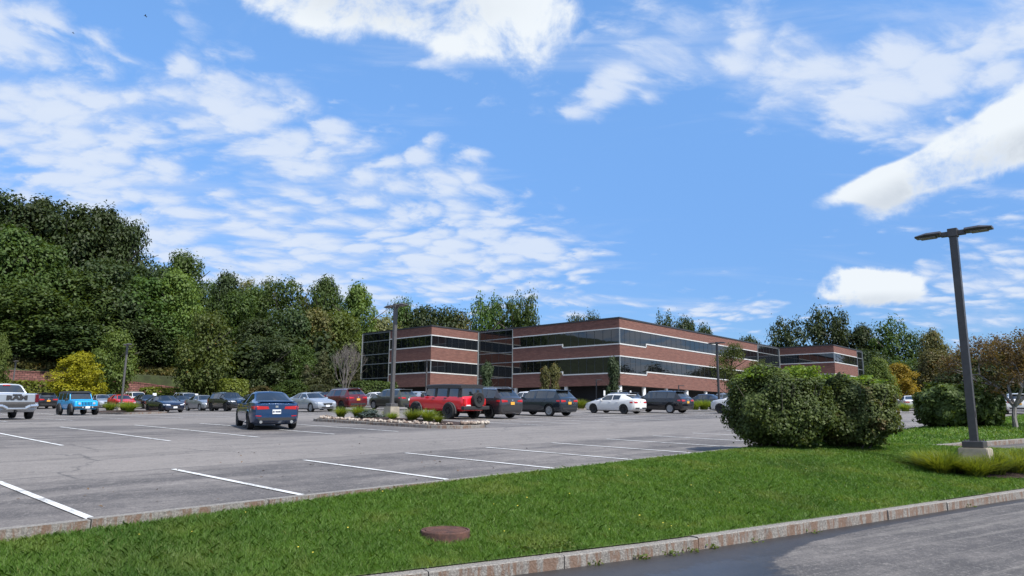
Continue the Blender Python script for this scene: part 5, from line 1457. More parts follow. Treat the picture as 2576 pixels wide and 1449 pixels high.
# russet spreading tree on the far lawn
h_ = lawnhit(2556, 1076, far_bvh) or Vector((26, 37, 1.2))
br, lv = branch_tree(12, 5.0, .95, .17, depth=6, up=.12, leaf=M_LRD, per=20, lsize=.075, flat=.45, first=.24, nb=5, gravity=.02)
rt_ = empty('russet_tree', h_, 2.0, 'spreading russet leaved tree with grey limbs at the right edge of the lawn', 'tree')
zt = at(2500, 838, h_.y)[2] - h_.z; zmax = max(v.co.z for v in br.vertices); rmax = max(math.hypot(v.co.x, v.co.y) for v in br.vertices)
o = bpy.data.objects.new('branches', br); COL.objects.link(o); o.parent = rt_; s_ = zt / zmax; sx2 = 190 / FPX * h_.y / rmax
o.scale = (sx2, sx2, s_); br.materials.clear(); br.materials.append(M_BARKG)
o = bpy.data.objects.new('crown', lv); COL.objects.link(o); o.parent = rt_; o.scale = (sx2, sx2, s_)
# ------------------------------------------------------------------ retaining wall, hedges
def mat_block():
    mt, nt, out = newmat('retaining_block'); b = NB(nt)
    g = b.n('ShaderNodeNewGeometry'); P = b.n('ShaderNodeMapping', {'Vector': g.outputs['Position'], 'Rotation': (0, 0, -R(90 - 43.736))}).outputs[0]
    s = b.n('ShaderNodeSeparateXYZ', {0: P}).outputs
    br = b.n('ShaderNodeTexBrick', {'Vector': b.xyz(s[0], s[2], 0), 'Color1': (.150, .060, .052, 1), 'Color2': (.255, .115, .098, 1), 'Mortar': (.025, .014, .012, 1), 'Scale': 1.0, 'Mortar Size': .03, 'Brick Width': .62, 'Row Height': .28})
    n1 = b.noise(P, 1.5, 5, .65)
    c = b.mix(b.m('MULTIPLY', b.ss(n1, .4, .7), .5), br.outputs[0], (.070, .034, .030))
    bsdf(b, out, c, .92, bump=br.outputs['Fac'], bstr=-.6, bdist=.08); return mt
M_BLOCK = mat_block()
def wall_run():
    bm = bmesh.new(); us_ = [16 + .5 * i for i in range(71)]; rr = []
    for u in us_:
        p = uv(u, WALLV); z0 = zlot(p.x, p.y) - .5
        zt = 7.0 + .12 - max(0, u - 40) * .10 - .9 * sstep(34, 36, u)
        zt = max(zt, z0 + .8)
        zt -= (2.6 * sstep(47, 51, u))
        zt = max(zt, z0 + .7)
        r_ = []
        for dv, z in ((-.18, z0), (0.06, zt - .18), (0.0, zt - .18), (0.0, zt), (.55, zt), (.55, z0)):
            q = uv(u, WALLV + dv); r_.append(bm.verts.new((q.x, q.y, z)))
        rr.append(r_)
    for a, c in zip(rr, rr[1:]):
        for k in range(6): bm.faces.new((a[k], c[k], c[(k + 1) % 6], a[(k + 1) % 6]))
    bm.faces.new(rr[0]); bm.faces.new(rr[-1][::-1]); bmesh.ops.recalc_face_normals(bm, faces=bm.faces)
    o = bmobj('retaining_wall', bm, M_BLOCK); tag(o, 'reddish block retaining wall at the foot of the wooded slope', 'wall')
wall_run()
def hedge_leaves(seed, lx, ly, lz, dens, leaf, rough=.10):
    'clipped hedge: leaves over a soft box, sizes in metres'
    rng = np.random.default_rng(seed); n = int(dens * (lx * lz * 2 + ly * lz * 2 + lx * ly))
    u = rng.uniform(-1, 1, (n, 3)); ax = rng.choice(3, n, p=np.array([ly * lz, lx * lz, lx * ly * .6]) / (ly * lz + lx * lz + lx * ly * .6)); sg = np.where(rng.random(n) < .5, -1, 1)
    for k in range(3): u[ax == k, k] = sg[ax == k]
    u[(ax == 2), 2] = np.abs(u[(ax == 2), 2])
    N = np.zeros((n, 3)); N[np.arange(n), ax] = np.where(ax == 2, 1, sg)
    P = u * np.array([lx / 2, ly / 2, lz / 2]); P *= (1 - .05 * np.abs(u[:, [1, 2, 0]]) ** 4); P[:, 2] += lz / 2
    P += rng.normal(size=(n, 3)) * rough + N * (np.sin(P[:, [0]] * 2.7) + np.sin(P[:, [1]] * 3.3 + 1) + np.sin(P[:, [2]] * 3)) * rough * .35
    P[:, 2] = np.maximum(P[:, 2], 0.02)
    V, F = leafquads(P, N + rng.normal(size=(n, 3)) * .5 + np.array([0, 0, .35]), leaf, rng)
    return fastmesh('hedge_leaves', V, F)
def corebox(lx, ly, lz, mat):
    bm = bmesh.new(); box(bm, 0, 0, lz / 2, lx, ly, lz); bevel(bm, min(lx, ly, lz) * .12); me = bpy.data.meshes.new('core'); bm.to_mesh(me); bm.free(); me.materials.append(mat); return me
M_CORE = plain('hedge_inner_shade', (.012, .014, .007), .95)
def hedge(name, p, rz, lx, ly, lz, dens, leaf, mat, label, seed, group=None, cat='hedge', core=.82):
    root = empty(name, p, rz, label, cat, group)
    me = hedge_leaves(seed, lx, ly, lz, dens, leaf); me.materials.append(mat); o = bpy.data.objects.new('foliage', me); COL.objects.link(o); o.parent = root
    c = bpy.data.objects.new('branches', corebox(lx * core, ly * core, lz * core, M_CORE)); COL.objects.link(c); c.parent = root  # solid near-black block: the hedge's inner shade put into its colour
    return root
RZ = math.atan2(E1.y, E1.x)
p = uv(26.5, 113.5); hedge('clipped_hedge', (p.x, p.y, zlot(p.x, p.y) - .2), RZ, 13, 2.2, 3.1, 36, .20, M_LHG, 'long clipped yellow-green hedge left of the yellow tree', 1, 'hedges below the retaining wall')
p = uv(43.6, 113.5); hedge('clipped_hedge', (p.x, p.y, zlot(p.x, p.y) - .2), RZ, 8.2, 2.2, 2.6, 40, .19, M_LHG, 'clipped yellow-green hedge right of the light green young tree', 2, 'hedges below the retaining wall')
x, y, zt = at(588, 956, 104); zb = zground(x, y); hedge('clipped_hedge', (x, y, zb), RZ, 3.4, 2.6, zt - zb, 60, .16, M_LHG, 'small rounded clipped shrub right of the turning maple', 3, 'hedges below the retaining wall', core=.7)
x, y, zt = at(945, 963, 100); zb = zground(x, y); hedge('low_hedge', (x, y, zb), R(48), 6.5, 1.8, zt - zb, 50, .18, M_LMD, 'dark green hedge under the glass end of the office', 4)
# bushes of weeds along the top of the wall
def weeds():
    rng = np.random.default_rng(4); n = 5200; u = rng.uniform(17, 52, n); v = WALLV + .7 + rng.gamma(1.5, 1.2, n); P = np.zeros((n, 3))
    P[:, 0] = u * E1.x + v * E2.x; P[:, 1] = u * E1.y + v * E2.y
    P[:, 2] = [zground(a, c) for a, c in P[:, :2]]; P[:, 2] += rng.uniform(0, .8, n)
    V, F = leafquads(P, rng.normal(size=(n, 3)) + np.array([0, 0, .5]), .24, rng); o = link('undergrowth', fastmesh('undergrowth', V, F), M_LOL); tag(o, 'grassy undergrowth along the top of the retaining wall', 'undergrowth', kind='stuff')
weeds()
# ------------------------------------------------------------------ lamp posts
M_BRZ = plain('bronze_metal', (.060, .056, .058), .42, .25); M_GALV = plain('grey_post_metal', (.105, .100, .100), .45, .3); M_LENS = plain('lamp_lens', (.16, .15, .135), .35)
def lamp_post(base, topz, mat, label, conc=.62, th=.155, coneh=.62, hr=.55, armrot=None, group='lamp posts of the parking lot', double=True):
    x, y, zb = base; H = topz - zb; rz = RZ
    root = empty('lamp_post', (x, y, zb), rz, label, 'lamp post', group)
    bm = bmesh.new(); s = conc / 2; t = s * .86
    lo = [bm.verts.new((a * s, c * s, -.4)) for a, c in ((-1, -1), (1, -1), (1, 1), (-1, 1))]; hi = [bm.verts.new((a * t, c * t, coneh)) for a, c in ((-1, -1), (1, -1), (1, 1), (-1, 1))]
    for i in range(4): bm.faces.new((lo[i], lo[(i + 1) % 4], hi[(i + 1) % 4], hi[i]))
    bm.faces.new(hi); bm.faces.new(lo[::-1]); bmesh.ops.bevel(bm, geom=list(bm.edges), offset=.018, segments=2, affect='EDGES')
    bmobj('concrete_base', bm, M_CONC, root)
    bm = bmesh.new(); box(bm, 0, 0, coneh + .075, .42, .42, .15); bevel(bm, .02); bmobj('base_cover', bm, mat, root)
    bm = bmesh.new(); box(bm, 0, 0, (coneh + .15 + H) / 2, th, th, H - coneh - .15); bmobj('pole', bm, mat, root)
    bm = bmesh.new(); box(bm, 0, 0, H - .03, th + .05, th + .05, .20); bevel(bm, .012); bmobj('pole_cap', bm, mat, root)
    for sg in (1, -1):
        bm = bmesh.new(); box(bm, 0, sg * (th / 2 + .13), H - .02, .09, .26, .075); box(bm, 0, sg * (th / 2 + .10), H - .05, .12, .16, .10); bevel(bm, .01)
        arm = bmobj('arm', bm, mat, root)
        bm = bmesh.new(); y0 = th / 2 + .17
        prof = [(-.17, .0), (-.20, .045), (-.12, .10), (.12, .10), (.20, .045), (.17, .0)]
        a = [bm.verts.new((q[0] * .8, sg * y0, H - .06 + q[1])) for q in prof]; c = [bm.verts.new((q[0], sg * (y0 + hr * .55), H - .06 + q[1])) for q in prof]; d = [bm.verts.new((q[0] * .75, sg * (y0 + hr), H - .055 + q[1] * .55)) for q in prof]
        for A, B in ((a, c), (c, d)):
            for k in range(6): bm.faces.new((A[k], A[(k + 1) % 6], B[(k + 1) % 6], B[k]))
        bm.faces.new(a[::-1]); bm.faces.new(d); bmesh.ops.recalc_face_normals(bm, faces=bm.faces)
        hd = bmobj('lamp_head', bm, mat, root)
        bm = bmesh.new(); box(bm, 0, sg * (y0 + hr * .52), H - .072, .26, hr * .62, .02); bmobj('lens', bm, M_LENS, hd)
    return root
x, y = at(2455, 1149, 16.5)[:2]
zb = at(2455, 1149, 16.5)[2]
lamp_post((x, y, zb), at(2402, 583, 16.5)[2], M_BRZ, 'tall dark bronze lamp post close by at the right, rising from golden grass', coneh=.20, conc=.66)
p = uv(21.2, 28.2); isl_pole = (p.x, p.y)
lamp_post((p.x, p.y, zlot(p.x, p.y) + .10), at(1003, 768, p.y)[2], M_GALV, 'grey lamp post on a concrete base in the rock-edged island beside the red off-roader', coneh=.66)
def post_at(dx, Y, topdy, label, mat=M_GALV):
    x, y, zt = at(dx, topdy, Y); 
    xb = x; lamp_post((xb, y, zlot(xb, y) + .05), zt, mat, label)
post_at(321, 67, 866, 'grey lamp post rising from the grassy island behind the bright blue off-roader')
post_at(40, 95, 908, 'small grey lamp post at the far left against the retaining wall')
post_at(512, 112, 925, 'thin distant lamp post in front of the turning maple')
post_at(1074, 100, 907, 'thin lamp post at the corner of the left brick wing')
post_at(1803, 64, 862, 'lamp post in front of the right part of the office, left of the big shrubs', M_BRZ)
def area_light(dx, Y, topdy, side, label):
    x, y, zt = at(dx, topdy, Y); zb = zlot(x, y); H = zt - zb
    root = empty('path_light', (x, y, zb), 0, label, 'path light', 'path lights by the office')
    bm = bmesh.new(); box(bm, 0, 0, H / 2, .13, .13, H); bmobj('pole', bm, M_COPE, root)
    bm = bmesh.new(); box(bm, side * .38, 0, H - .05, .70, .22, .09); bevel(bm, .015); bmobj('lamp_head', bm, M_COPE, root)
area_light(1500, 88, 954, 1, 'slim black path light under the main brick wall left of the corner')
area_light(1707, 96, 969, 1, 'slim black path light under the right hand brick wall')
# small white signs
def sign(dx, dy, Y, w, h, label):
    x, y, zc = at(dx, dy, Y); zb = zlot(x, y); root = empty('parking_sign', (x, y, zb), RZ - math.pi / 2 + R(90), label, 'sign', 'small white parking signs')
    bm = bmesh.new(); box(bm, 0, 0, (zc - zb + h / 2) / 2, .05, .05, zc - zb + h / 2); bmobj('post', bm, M_GALV, root)
    bm = bmesh.new(); box(bm, 0, -.04, zc - zb, w, .02, h); bevel(bm, .005); f = bmobj('sign_face', bm, M_PLW, root)
for v in ((1519.6, 988.7, 72, .27, .50, 'white sign left of the roof rack of the dark wagon'), (1554.8, 987, 72, .25, .48, 'white sign at the middle of the dark wagon roof rack'),
          (1585.5, 989, 72, .25, .48, 'white sign right of the dark wagon roof rack'), (1619.5, 993, 72, .27, .52, 'white sign between the white hatchback and the glossy black SUV'),
          (388.7, 992, 88, .44, .30, 'white sign above the black hatchback at the left'), (494, 993, 92, .42, .28, 'white sign above the grey-silver sedan'), (547, 990, 90, .40, .28, 'white sign above the black compact SUV')): sign(*v)
# ------------------------------------------------------------------ planting islands
def round_island(name, u0, u1, v0, v1, r=1.3):
    pts = []
    for cu, cv, a0 in ((u1 - r, v0 + r, -90), (u1 - r, v1 - r, 0), (u0 + r, v1 - r, 90), (u0 + r, v0 + r, 180)):
        for k in range(9):
            a = R(a0 + 90 * k / 8); pts.append((cu + r * math.cos(a), cv + r * math.sin(a)))
    pts.append(pts[0]); w = [tuple(uv(*q)) for q in pts]
    area = sum(a[0] * c[1] - a[1] * c[0] for a, c in zip(w, w[1:]))
    if area < 0: w = w[::-1]
    kerb('island_kerb', w, zlot, h=.13, w=.15, seglen=2.0)
    V = []; F = []; cu, cv = (u0 + u1) / 2, (v0 + v1) / 2; n = len(w) - 1; rings = 5
    for k in range(rings + 1):
        f = 1 - k / rings
        for q in w[:-1]:
            c = uv(cu, cv)
            p = Vector((c.x + (q[0] - c.x) * f * .985, c.y + (q[1] - c.y) * f * .985)); V.append((p.x, p.y, zlot(p.x, p.y) + .10 + .16 * (1 - f * f)))
    for k in range(rings):
        for i in range(n): F.append((k * n + i, k * n + (i + 1) % n, (k + 1) * n + (i + 1) % n, (k + 1) * n + i))
    o = obj(name, V, F, M_MULCH, smooth=True); tag(o, kind='structure'); return o
round_island('mulch_bed', 19.2, 22.2, 21.9, 32.9, 1.45)
round_island('mulch_bed', 20.2, 23.6, 60.6, 72.2)
round_island('mulch_bed', 40, 58, 40.2, 44.8)
round_island('mulch_bed', 86, 100, 24, 29)
def grass_clump_mesh(seed, n=480, h=.56, spread=.78, wid=.013):
    rng = np.random.default_rng(seed); V = []; F = []; o_ = 0; S = 4
    for i in range(n):
        a = rng.uniform(0, 6.28); r0 = rng.uniform(0, .16) ; L_ = h * rng.uniform(.7, 1.15); lean = rng.uniform(.15, 1.0) * spread; w = wid * rng.uniform(.6, 1.3)
        d = np.array([math.cos(a), math.sin(a), 0]); s_ = np.array([-d[1], d[0], 0])
        b0 = d * r0 + s_ * rng.normal() * .05
        for k in range(S + 1):
            t = k / S; p = b0 + d * lean * t ** 1.7 + np.array([0, 0, L_ * (t - .42 * lean / spread * t ** 2.6)])
            ww = w * (1 - t * .85) ; V += [p - s_ * ww, p + s_ * ww]
        for k in range(S): F.append((o_ + 2 * k, o_ + 2 * k + 1, o_ + 2 * k + 3, o_ + 2 * k + 2))
        o_ += 2 * (S + 1)
    me = fastmesh('grass_blades', V, F); me.materials.append(M_OGR); return me
GC = [grass_clump_mesh(s) for s in (1, 2, 3)]
gk = 0
def clump(p, s, label, group, sz=1.0, cat='plant'):
    global gk
    gk += 1
    o = bpy.data.objects.new('ornamental_grass', GC[gk % 3]); COL.objects.link(o); o.location = p; o.scale = (s, s, s * sz); o.rotation_euler = (0, 0, random.uniform(0, 6.28))  # a clump of arching ornamental grass
    return tag(o, label, cat, group)
def isl(u, v): p = uv(u, v); return (p.x, p.y, zlot(p.x, p.y) + .18)
IG = 'grass tufts in the rock-edged island'
for u, v, s, lb in ((20.6, 31.6, 1.0, 'grass tuft at the left end of the rock-edged island'), (20.9, 30.5, 1.15, 'second tuft from the left end of the rock-edged island'), (21.2, 30.0, .9, 'bushy tuft left of the concrete base in the island'),
                    (22.0, 29.6, .7, 'tuft showing just behind the concrete lamp base'), (20.3, 26.9, .72, 'rounded green tuft just right of the concrete lamp base'), (20.4, 25.6, 1.05, 'large tuft in front of the red off-roader side'), (20.6, 24.7, 1.1, 'large golden tuft in front of the red off-roader rear wheel'),
                    (20.3, 23.7, .62, 'small sparse tuft near the right end of the rock-edged island')):
    clump(isl(u, v), s, lb, IG, 1.0)
x, y, z = isl(20.5, 28.9)
me = lobes_crown(31, pr_dome, 40, 90, .35, .07); me.materials.append(M_BLU); o = bpy.data.objects.new('low_juniper', me); COL.objects.link(o); o.location = (x, y, z - .05); o.scale = (.75, .75, .22); tag(o, 'low blue-grey juniper left of the concrete base in the island', 'shrub')
FG = 'grass tufts in the island behind the bright blue off-roader'
for u, v, s, lb in ((21.0, 62.5, 1.5, 'right hand tuft of the grassy island by the navy hatchback'), (21.5, 64.6, 1.6, 'middle tuft of the grassy island left of the navy hatchback'), (22.0, 66.8, 1.5, 'tuft in front of the lamp base of the grassy island'), (21.6, 69.2, 1.5, 'left hand tuft of the grassy island near the bright blue off-roader')): clump(isl(u, v), s, lb, FG)
for dx, Y, s, lb in ((1462, 63, 1.6, 'yellow-green tuft between the blue-black SUV and the white hatchback'), (1750, 62, 1.6, 'yellow-green tuft right of the glossy black SUV rear'), (1772, 62.5, 1.7, 'second yellow-green tuft right of the glossy black SUV'), (1795, 63, 1.5, 'third yellow-green tuft, at the nose of the white SUV'),
                     (2278, 62, 1.5, 'tuft in the far mulch bed below the white sedan'), (2312, 63, 1.5, 'middle tuft in the far mulch bed between the shrubs'), (2342, 64, 1.6, 'tuft in the far mulch bed by the right shrub')):
    x = fx(dx, Y); clump((x, Y, zlot(x, Y) + .12), s, lb, 'far tufts of yellow-green grass')
# white cobbles along the near edge of the island
def cobbles():
    rnd = random.Random(8); bm = bmesh.new()
    for i in range(330):
        if rnd.random() < .8: u = 19.45 + abs(rnd.gauss(0, .22)); v = rnd.uniform(22.5, 32.4)
        else: u = rnd.uniform(20.0, 21.4); v = 22.15 + abs(rnd.gauss(0, .25))
        if v > 31.8 or v < 23: u += .42
        p = uv(u, v); r_ = rnd.uniform(.03, .10); mt = Matrix.Translation((p.x, p.y, zlot(p.x, p.y) + .135 + r_ * .3 + .04 * min(1, (u - 19.4)))) @ Matrix.Rotation(rnd.uniform(0, 6), 4, Vector((rnd.random(), rnd.random(), 1)).normalized()) @ Matrix.Diagonal((r_ * 1.25, r_, r_ * .72, 1))
        bmesh.ops.create_icosphere(bm, subdivisions=1, radius=1, matrix=mt)
    for v in bm.verts: v.co += Vector((rnd.uniform(-1, 1), rnd.uniform(-1, 1), rnd.uniform(-1, 1))) * .008
    mt, nt_, out = newmat('cobble'); b = NB(nt_); rn = b.n('ShaderNodeNewGeometry').outputs['Random Per Island']
    bsdf(b, out, b.mix(rn, (.16, .11, .085), (.46, .41, .35)), .85)
    o = bmobj('cobbles', bm, mt, smooth=True); tag(o, 'white and tan cobbles edging the planting island', 'cobbles', kind='stuff')
cobbles()
# ------------------------------------------------------------------ big shrubs
def shrub_leaves(seed, rx, ry, h, n, leaf, low=.12, lump=.26):
    rng = np.random.default_rng(seed)
    d = rng.normal(size=(n, 3)); d /= np.linalg.norm(d, axis=1, keepdims=True)
    p = np.sign(d) * np.abs(d) ** .86; p /= (np.linalg.norm(np.abs(p) ** 1.0, axis=1, keepdims=True)) ** .6
    k = np.array([[2.1, 3.3, 2.7], [4.7, -3.1, 5.2], [-2.6, 6.1, 3.9], [7.3, 5.2, -6.4]])
    wv = sum(np.sin(d @ kk * 1.2 + i * 1.7 + seed) for i, kk in enumerate(k)) / 4
    keepz = None; shell = 1 - np.abs(rng.normal(size=n)) * .12 + (rng.random(n) < .06) * rng.uniform(0, .13, n) - (rng.random(n) < .25) * rng.uniform(0, .35, n)
    p = p * (shell * (1 + lump * wv))[:, None]
    P = p * np.array([rx, ry, h / 2]) + np.array([0, 0, h / 2]); P[:, 2] = np.maximum(P[:, 2], low * h * rng.uniform(.2, 1, n))
    N = d + rng.normal(size=(n, 3)) * .55 + np.array([0, 0, .45])
    kp = rng.random(n) < .40 + .75 * np.clip(P[:, 2] / (h * .42), 0, 1); P = P[kp]; N = N[kp]
    V, F = leafquads(P, N, leaf, rng, .66); return fastmesh('shrub_leaves', V, F)
def stems_mesh(seed, h, spread, n=26):
    rnd = random.Random(seed); bm = bmesh.new()
    for i in range(n):
        a = rnd.uniform(0, 6.28); r0 = rnd.uniform(.0, .28) * spread; p = Vector((math.cos(a) * r0, math.sin(a) * r0, -.05)); a2 = a + rnd.uniform(-.5, .5)
        for k in range(3):
            q = p + Vector((math.cos(a2) * spread * .26 * rnd.uniform(.5, 1.2), math.sin(a2) * spread * .26 * rnd.uniform(.5, 1.2), h * .27)); cyl(bm, p, q, .022 - .006 * k, .016 - .005 * k, 5, cap=False); p = q
    me = bpy.data.meshes.new('stems'); bm.to_mesh(me); bm.free(); me.materials.append(M_BARK); return me
def shoots(seed, rx, ry, h, n, leaf, spots):
    rng = np.random.default_rng(seed); P = []
    for (sx_, hh, k) in spots:
        for j in range(k):
            t = rng.random(); P.append((sx_ + rng.normal() * .14 * (1 - t * .6), rng.normal() * ry * .25, h * .88 + hh * t))
    P = np.array(P); V, F = leafquads(P, rng.normal(size=P.shape) * .6 + np.array([0, 0, .6]), leaf, rng); return fastmesh('shoots', V, F)
def big_shrub(dx, dyb, wpx, topdy, mat, label, seed, n, leaf, group, bv=None, depth=1.0, sp=None, name='burning_bush'):
    hp = lawnhit(dx, dyb, bv); Y = hp.y; rx = wpx / FPX * Y / 2; h = at(dx, topdy, Y)[2] - hp.z
    hp = Vector((hp.x * (1 + rx * .8 / Y), Y + rx * .8 * depth, hp.z)); hp.z = max(lawnz(hp.x, hp.y), hp.z - .2) - .03
    h = at(dx, topdy, hp.y)[2] - hp.z; rx = wpx / FPX * hp.y / 2
    root = empty(name, hp, 0, label, 'shrub', group)
    me = shrub_leaves(seed, rx, rx * depth, h, n, leaf); me.materials.append(mat); o = bpy.data.objects.new('foliage', me); COL.objects.link(o); o.parent = root
    o = bpy.data.objects.new('stems', stems_mesh(seed, h, rx * 1.1)); COL.objects.link(o); o.parent = root
    if sp:
        me = shoots(seed + 5, rx, rx * depth, h, 300, leaf * 1.15, [(a * rx, b_ * h, k) for a, b_, k in sp]); me.materials.append(M_LSF); o = bpy.data.objects.new('shoots', me); COL.objects.link(o); o.parent = root
    return root
big_shrub(1962, 1132, 258, 930, M_LSH, 'large dense green shrub at the edge of the near lawn, left of the pair', 1, 36000, .040, 'big shrubs on the near lawn', depth=.9, sp=[(-.62, .06, 160), (-.45, .15, 360), (-.2, .09, 160), (-.05, .13, 200), (.18, .10, 220), (.34, .17, 360), (.62, .16, 380), (.8, .05, 160)])
big_shrub(2146, 1137, 212, 945, M_LSR, 'large shrub turning reddish brown at the edge of the near lawn, right of the pair', 2, 31000, .040, 'big shrubs on the near lawn', depth=.9, sp=[(-.45, .08, 160), (-.2, .13, 260), (.1, .09, 160), (.3, .12, 200), (.55, .06, 140)])
big_shrub(2400, 1078, 160, 966, M_LSH, 'rounded olive shrub on the far lawn behind the big lamp post', 3, 15000, .085, 'shrubs on the far lawn', far_bvh)
big_shrub(2488, 1076, 72, 978, M_LSH, 'narrow green shrub right of the big lamp post on the far lawn', 4, 7000, .085, 'shrubs on the far lawn', far_bvh)
# mulch ring under the russet tree
# ------------------------------------------------------------------ grass bed round the big lamp post
bx, by = at(2455, 1149, 16.5)[:2]
rnd = random.Random(5); k = 0
places = []
for i in range(34):
    f = rnd.random(); a = Vector((bx - 1.15, by - .25)).lerp(Vector((bx + 2.6, by + .9)), f); a += Vector((rnd.uniform(-.25, .25), rnd.uniform(-.85, .45)))
    if math.hypot(a.x - bx, a.y - by) < .42: continue
    if any((a - q).length < .32 for q in places): continue
    places.append(a)
places.sort(key=lambda q: q.x / q.y)
words = ['leftmost tuft of golden grass at the foot of the big lamp post', 'second tuft from the left round the big lamp post']
for i, a in enumerate(places):
    c = clump((a.x, a.y, lawnz(a.x, a.y) - .02), rnd.uniform(.85, 1.15), 'arching green-gold grass tuft in the bed at the foot of the big lamp post', 'golden grass round the big lamp post', .85)
V = []; F = []
cen = [Vector((bx - 1.2, by - .75)), Vector((bx - .6, by - 1.15)), Vector((bx + .6, by - 1.0)), Vector((bx + 2.0, by - .35)), Vector((bx + 3.2, by + .4)), Vector((bx + 3.2, by + 1.3)), Vector((bx + .8, by + .75)), Vector((bx - .9, by + .3))]
cc = sum(cen, Vector((0, 0))) / len(cen); n = len(cen)
for r_ in range(4):
    for q in cen:
        p = cc.lerp(q, 1 - r_ / 3 if r_ < 3 else 0.0); V.append((p.x, p.y, lawnz(p.x, p.y) + .03))
for r_ in range(3):
    for i in range(n): F.append((r_ * n + i, r_ * n + (i + 1) % n, (r_ + 1) * n + (i + 1) % n, (r_ + 1) * n + i))
o = obj('mulch_bed', V, F, M_MULCH); tag(o, kind='structure'); BED = cen
def inbed(x, y):
    c = False; j = n - 1
    for i in range(n):
        if (BED[i].y > y) != (BED[j].y > y) and x < (BED[j].x - BED[i].x) * (y - BED[i].y) / (BED[j].y - BED[i].y) + BED[i].x: c = not c
        j = i
    return c
# ------------------------------------------------------------------ manhole
def mat_rust():
    mt, nt_, out = newmat('rusty_iron'); b = NB(nt_); P = b.n('ShaderNodeTexCoord').outputs['Object']
    n1 = b.noise(P, 9, 5, .7); bsdf(b, out, b.mix(b.ss(n1, .35, .7), (.058, .030, .026), (.135, .062, .045)), .85, bump=b.noise(P, 60, 3, .7), bstr=.3, bdist=.01); return mt
M_RUST = mat_rust()
hp = lawnhit(1120, 1347); rm_ = 117 / FPX * hp.y / 2 * 1.02
mh = empty('manhole', (hp.x, hp.y, hp.z), R(35), 'rusty round manhole cover raised out of the near lawn', 'manhole')
bm = bmesh.new(); N_ = 40
prof = [(rm_, -.15), (rm_, .055), (rm_ * .985, .068), (rm_ * .93, .068), (rm_ * .925, .058), (rm_ * .91, .058), (rm_ * .90, -.1)]
rr = [[bm.verts.new((q[0] * math.cos(2 * math.pi * i / N_), q[0] * math.sin(2 * math.pi * i / N_), q[1])) for q in prof] for i in range(N_)]
for i in range(N_):
    for k in range(len(prof) - 1): bm.faces.new((rr[i][k], rr[(i + 1) % N_][k], rr[(i + 1) % N_][k + 1], rr[i][k + 1]))
bmesh.ops.recalc_face_normals(bm, faces=bm.faces); bmobj('frame', bm, M_RUST, mh)
bm = bmesh.new(); cyl(bm, (0, 0, -.05), (0, 0, .058), rm_ * .895, rm_ * .895, 40)
lid = bmobj('lid', bm, M_RUST, mh)
for k in range(-6, 7):
    yk = k * rm_ * .125; half = math.sqrt(max(0, (rm_ * .82) ** 2 - yk * yk)); bm = bmesh.new(); box(bm, 0, yk, .063, half * 2, rm_ * .055, .012); bmobj('rib', bm, M_RUST, lid)
# dry fringe of soil round it
# ------------------------------------------------------------------ lawn grass: blades, too many to count
def mat_blade():
    mt, nt_, out = newmat('grass_blade'); b = NB(nt_); g = b.n('ShaderNodeNewGeometry'); P = g.outputs['Position']; rnd_ = g.outputs['Random Per Island']
    n1 = b.noise(P, .9, 5, .6); n2 = b.noise(P, 3.2, 4, .6); n3 = b.noise(P, .35, 3, .5)
    c = b.mix(b.m('ADD', b.m('MULTIPLY', rnd_, .5), b.m('MULTIPLY', b.ss(n2, .3, .7), .5)), (.062, .138, .018), (.140, .246, .042))
    c = b.mix(b.m('MULTIPLY', b.ss(n1, .50, .68), .50), c, (.225, .260, .066))
    c = b.mix(b.m('MULTIPLY', b.ss(n3, .52, .66), .4), c, (.030, .085, .018))
    c = b.mix(b.m('MULTIPLY', b.m('GREATER_THAN', rnd_, .975), .6), c, (.24, .23, .10))
    d = b.n('ShaderNodeBsdfPrincipled', {'Base Color': c, 'Roughness': .5, 'Specular IOR Level': .3}); t = b.n('ShaderNodeBsdfTranslucent', {'Color': b.mix(1.0, c, (1.5, 1.45, .5), 'MULTIPLY')})
    nt_.links.new(b.n('ShaderNodeMixShader', {0: .35, 1: d.outputs[0], 2: t.outputs[0]}).outputs[0], out.inputs[0]); return mt
M_BLADE = mat_blade()
def blades(P, rng, hmin, hmax, wid, name, label):
    n = len(P); a = rng.uniform(0, 2 * np.pi, n); hh = rng.uniform(hmin, hmax, n) * rng.choice([1, 1, 1, 1.5], n); w = wid * rng.uniform(.6, 1.3, n)
    dist = np.linalg.norm(P[:, :2], axis=1); w = w * np.clip(dist / 8, .9, 5)
    s_ = np.stack([np.cos(a), np.sin(a), np.zeros(n)], 1); l_ = rng.normal(size=(n, 3)) * .55; l_[:, 2] = 0
    mid = P + (l_ * .35 + np.array([0, 0, .6])) * hh[:, None]; tip = P + (l_ + np.array([0, 0, .95])) * hh[:, None]
    V = np.stack([P - s_ * w[:, None], P + s_ * w[:, None], mid + s_ * w[:, None] * .8, tip, mid - s_ * w[:, None] * .8], 1).reshape(-1, 3)
    F = np.arange(5 * n).reshape(-1, 5)
    o = link(name, fastmesh(name, V, F, 5), M_BLADE); tag(o, label, 'grass', kind='stuff'); return o
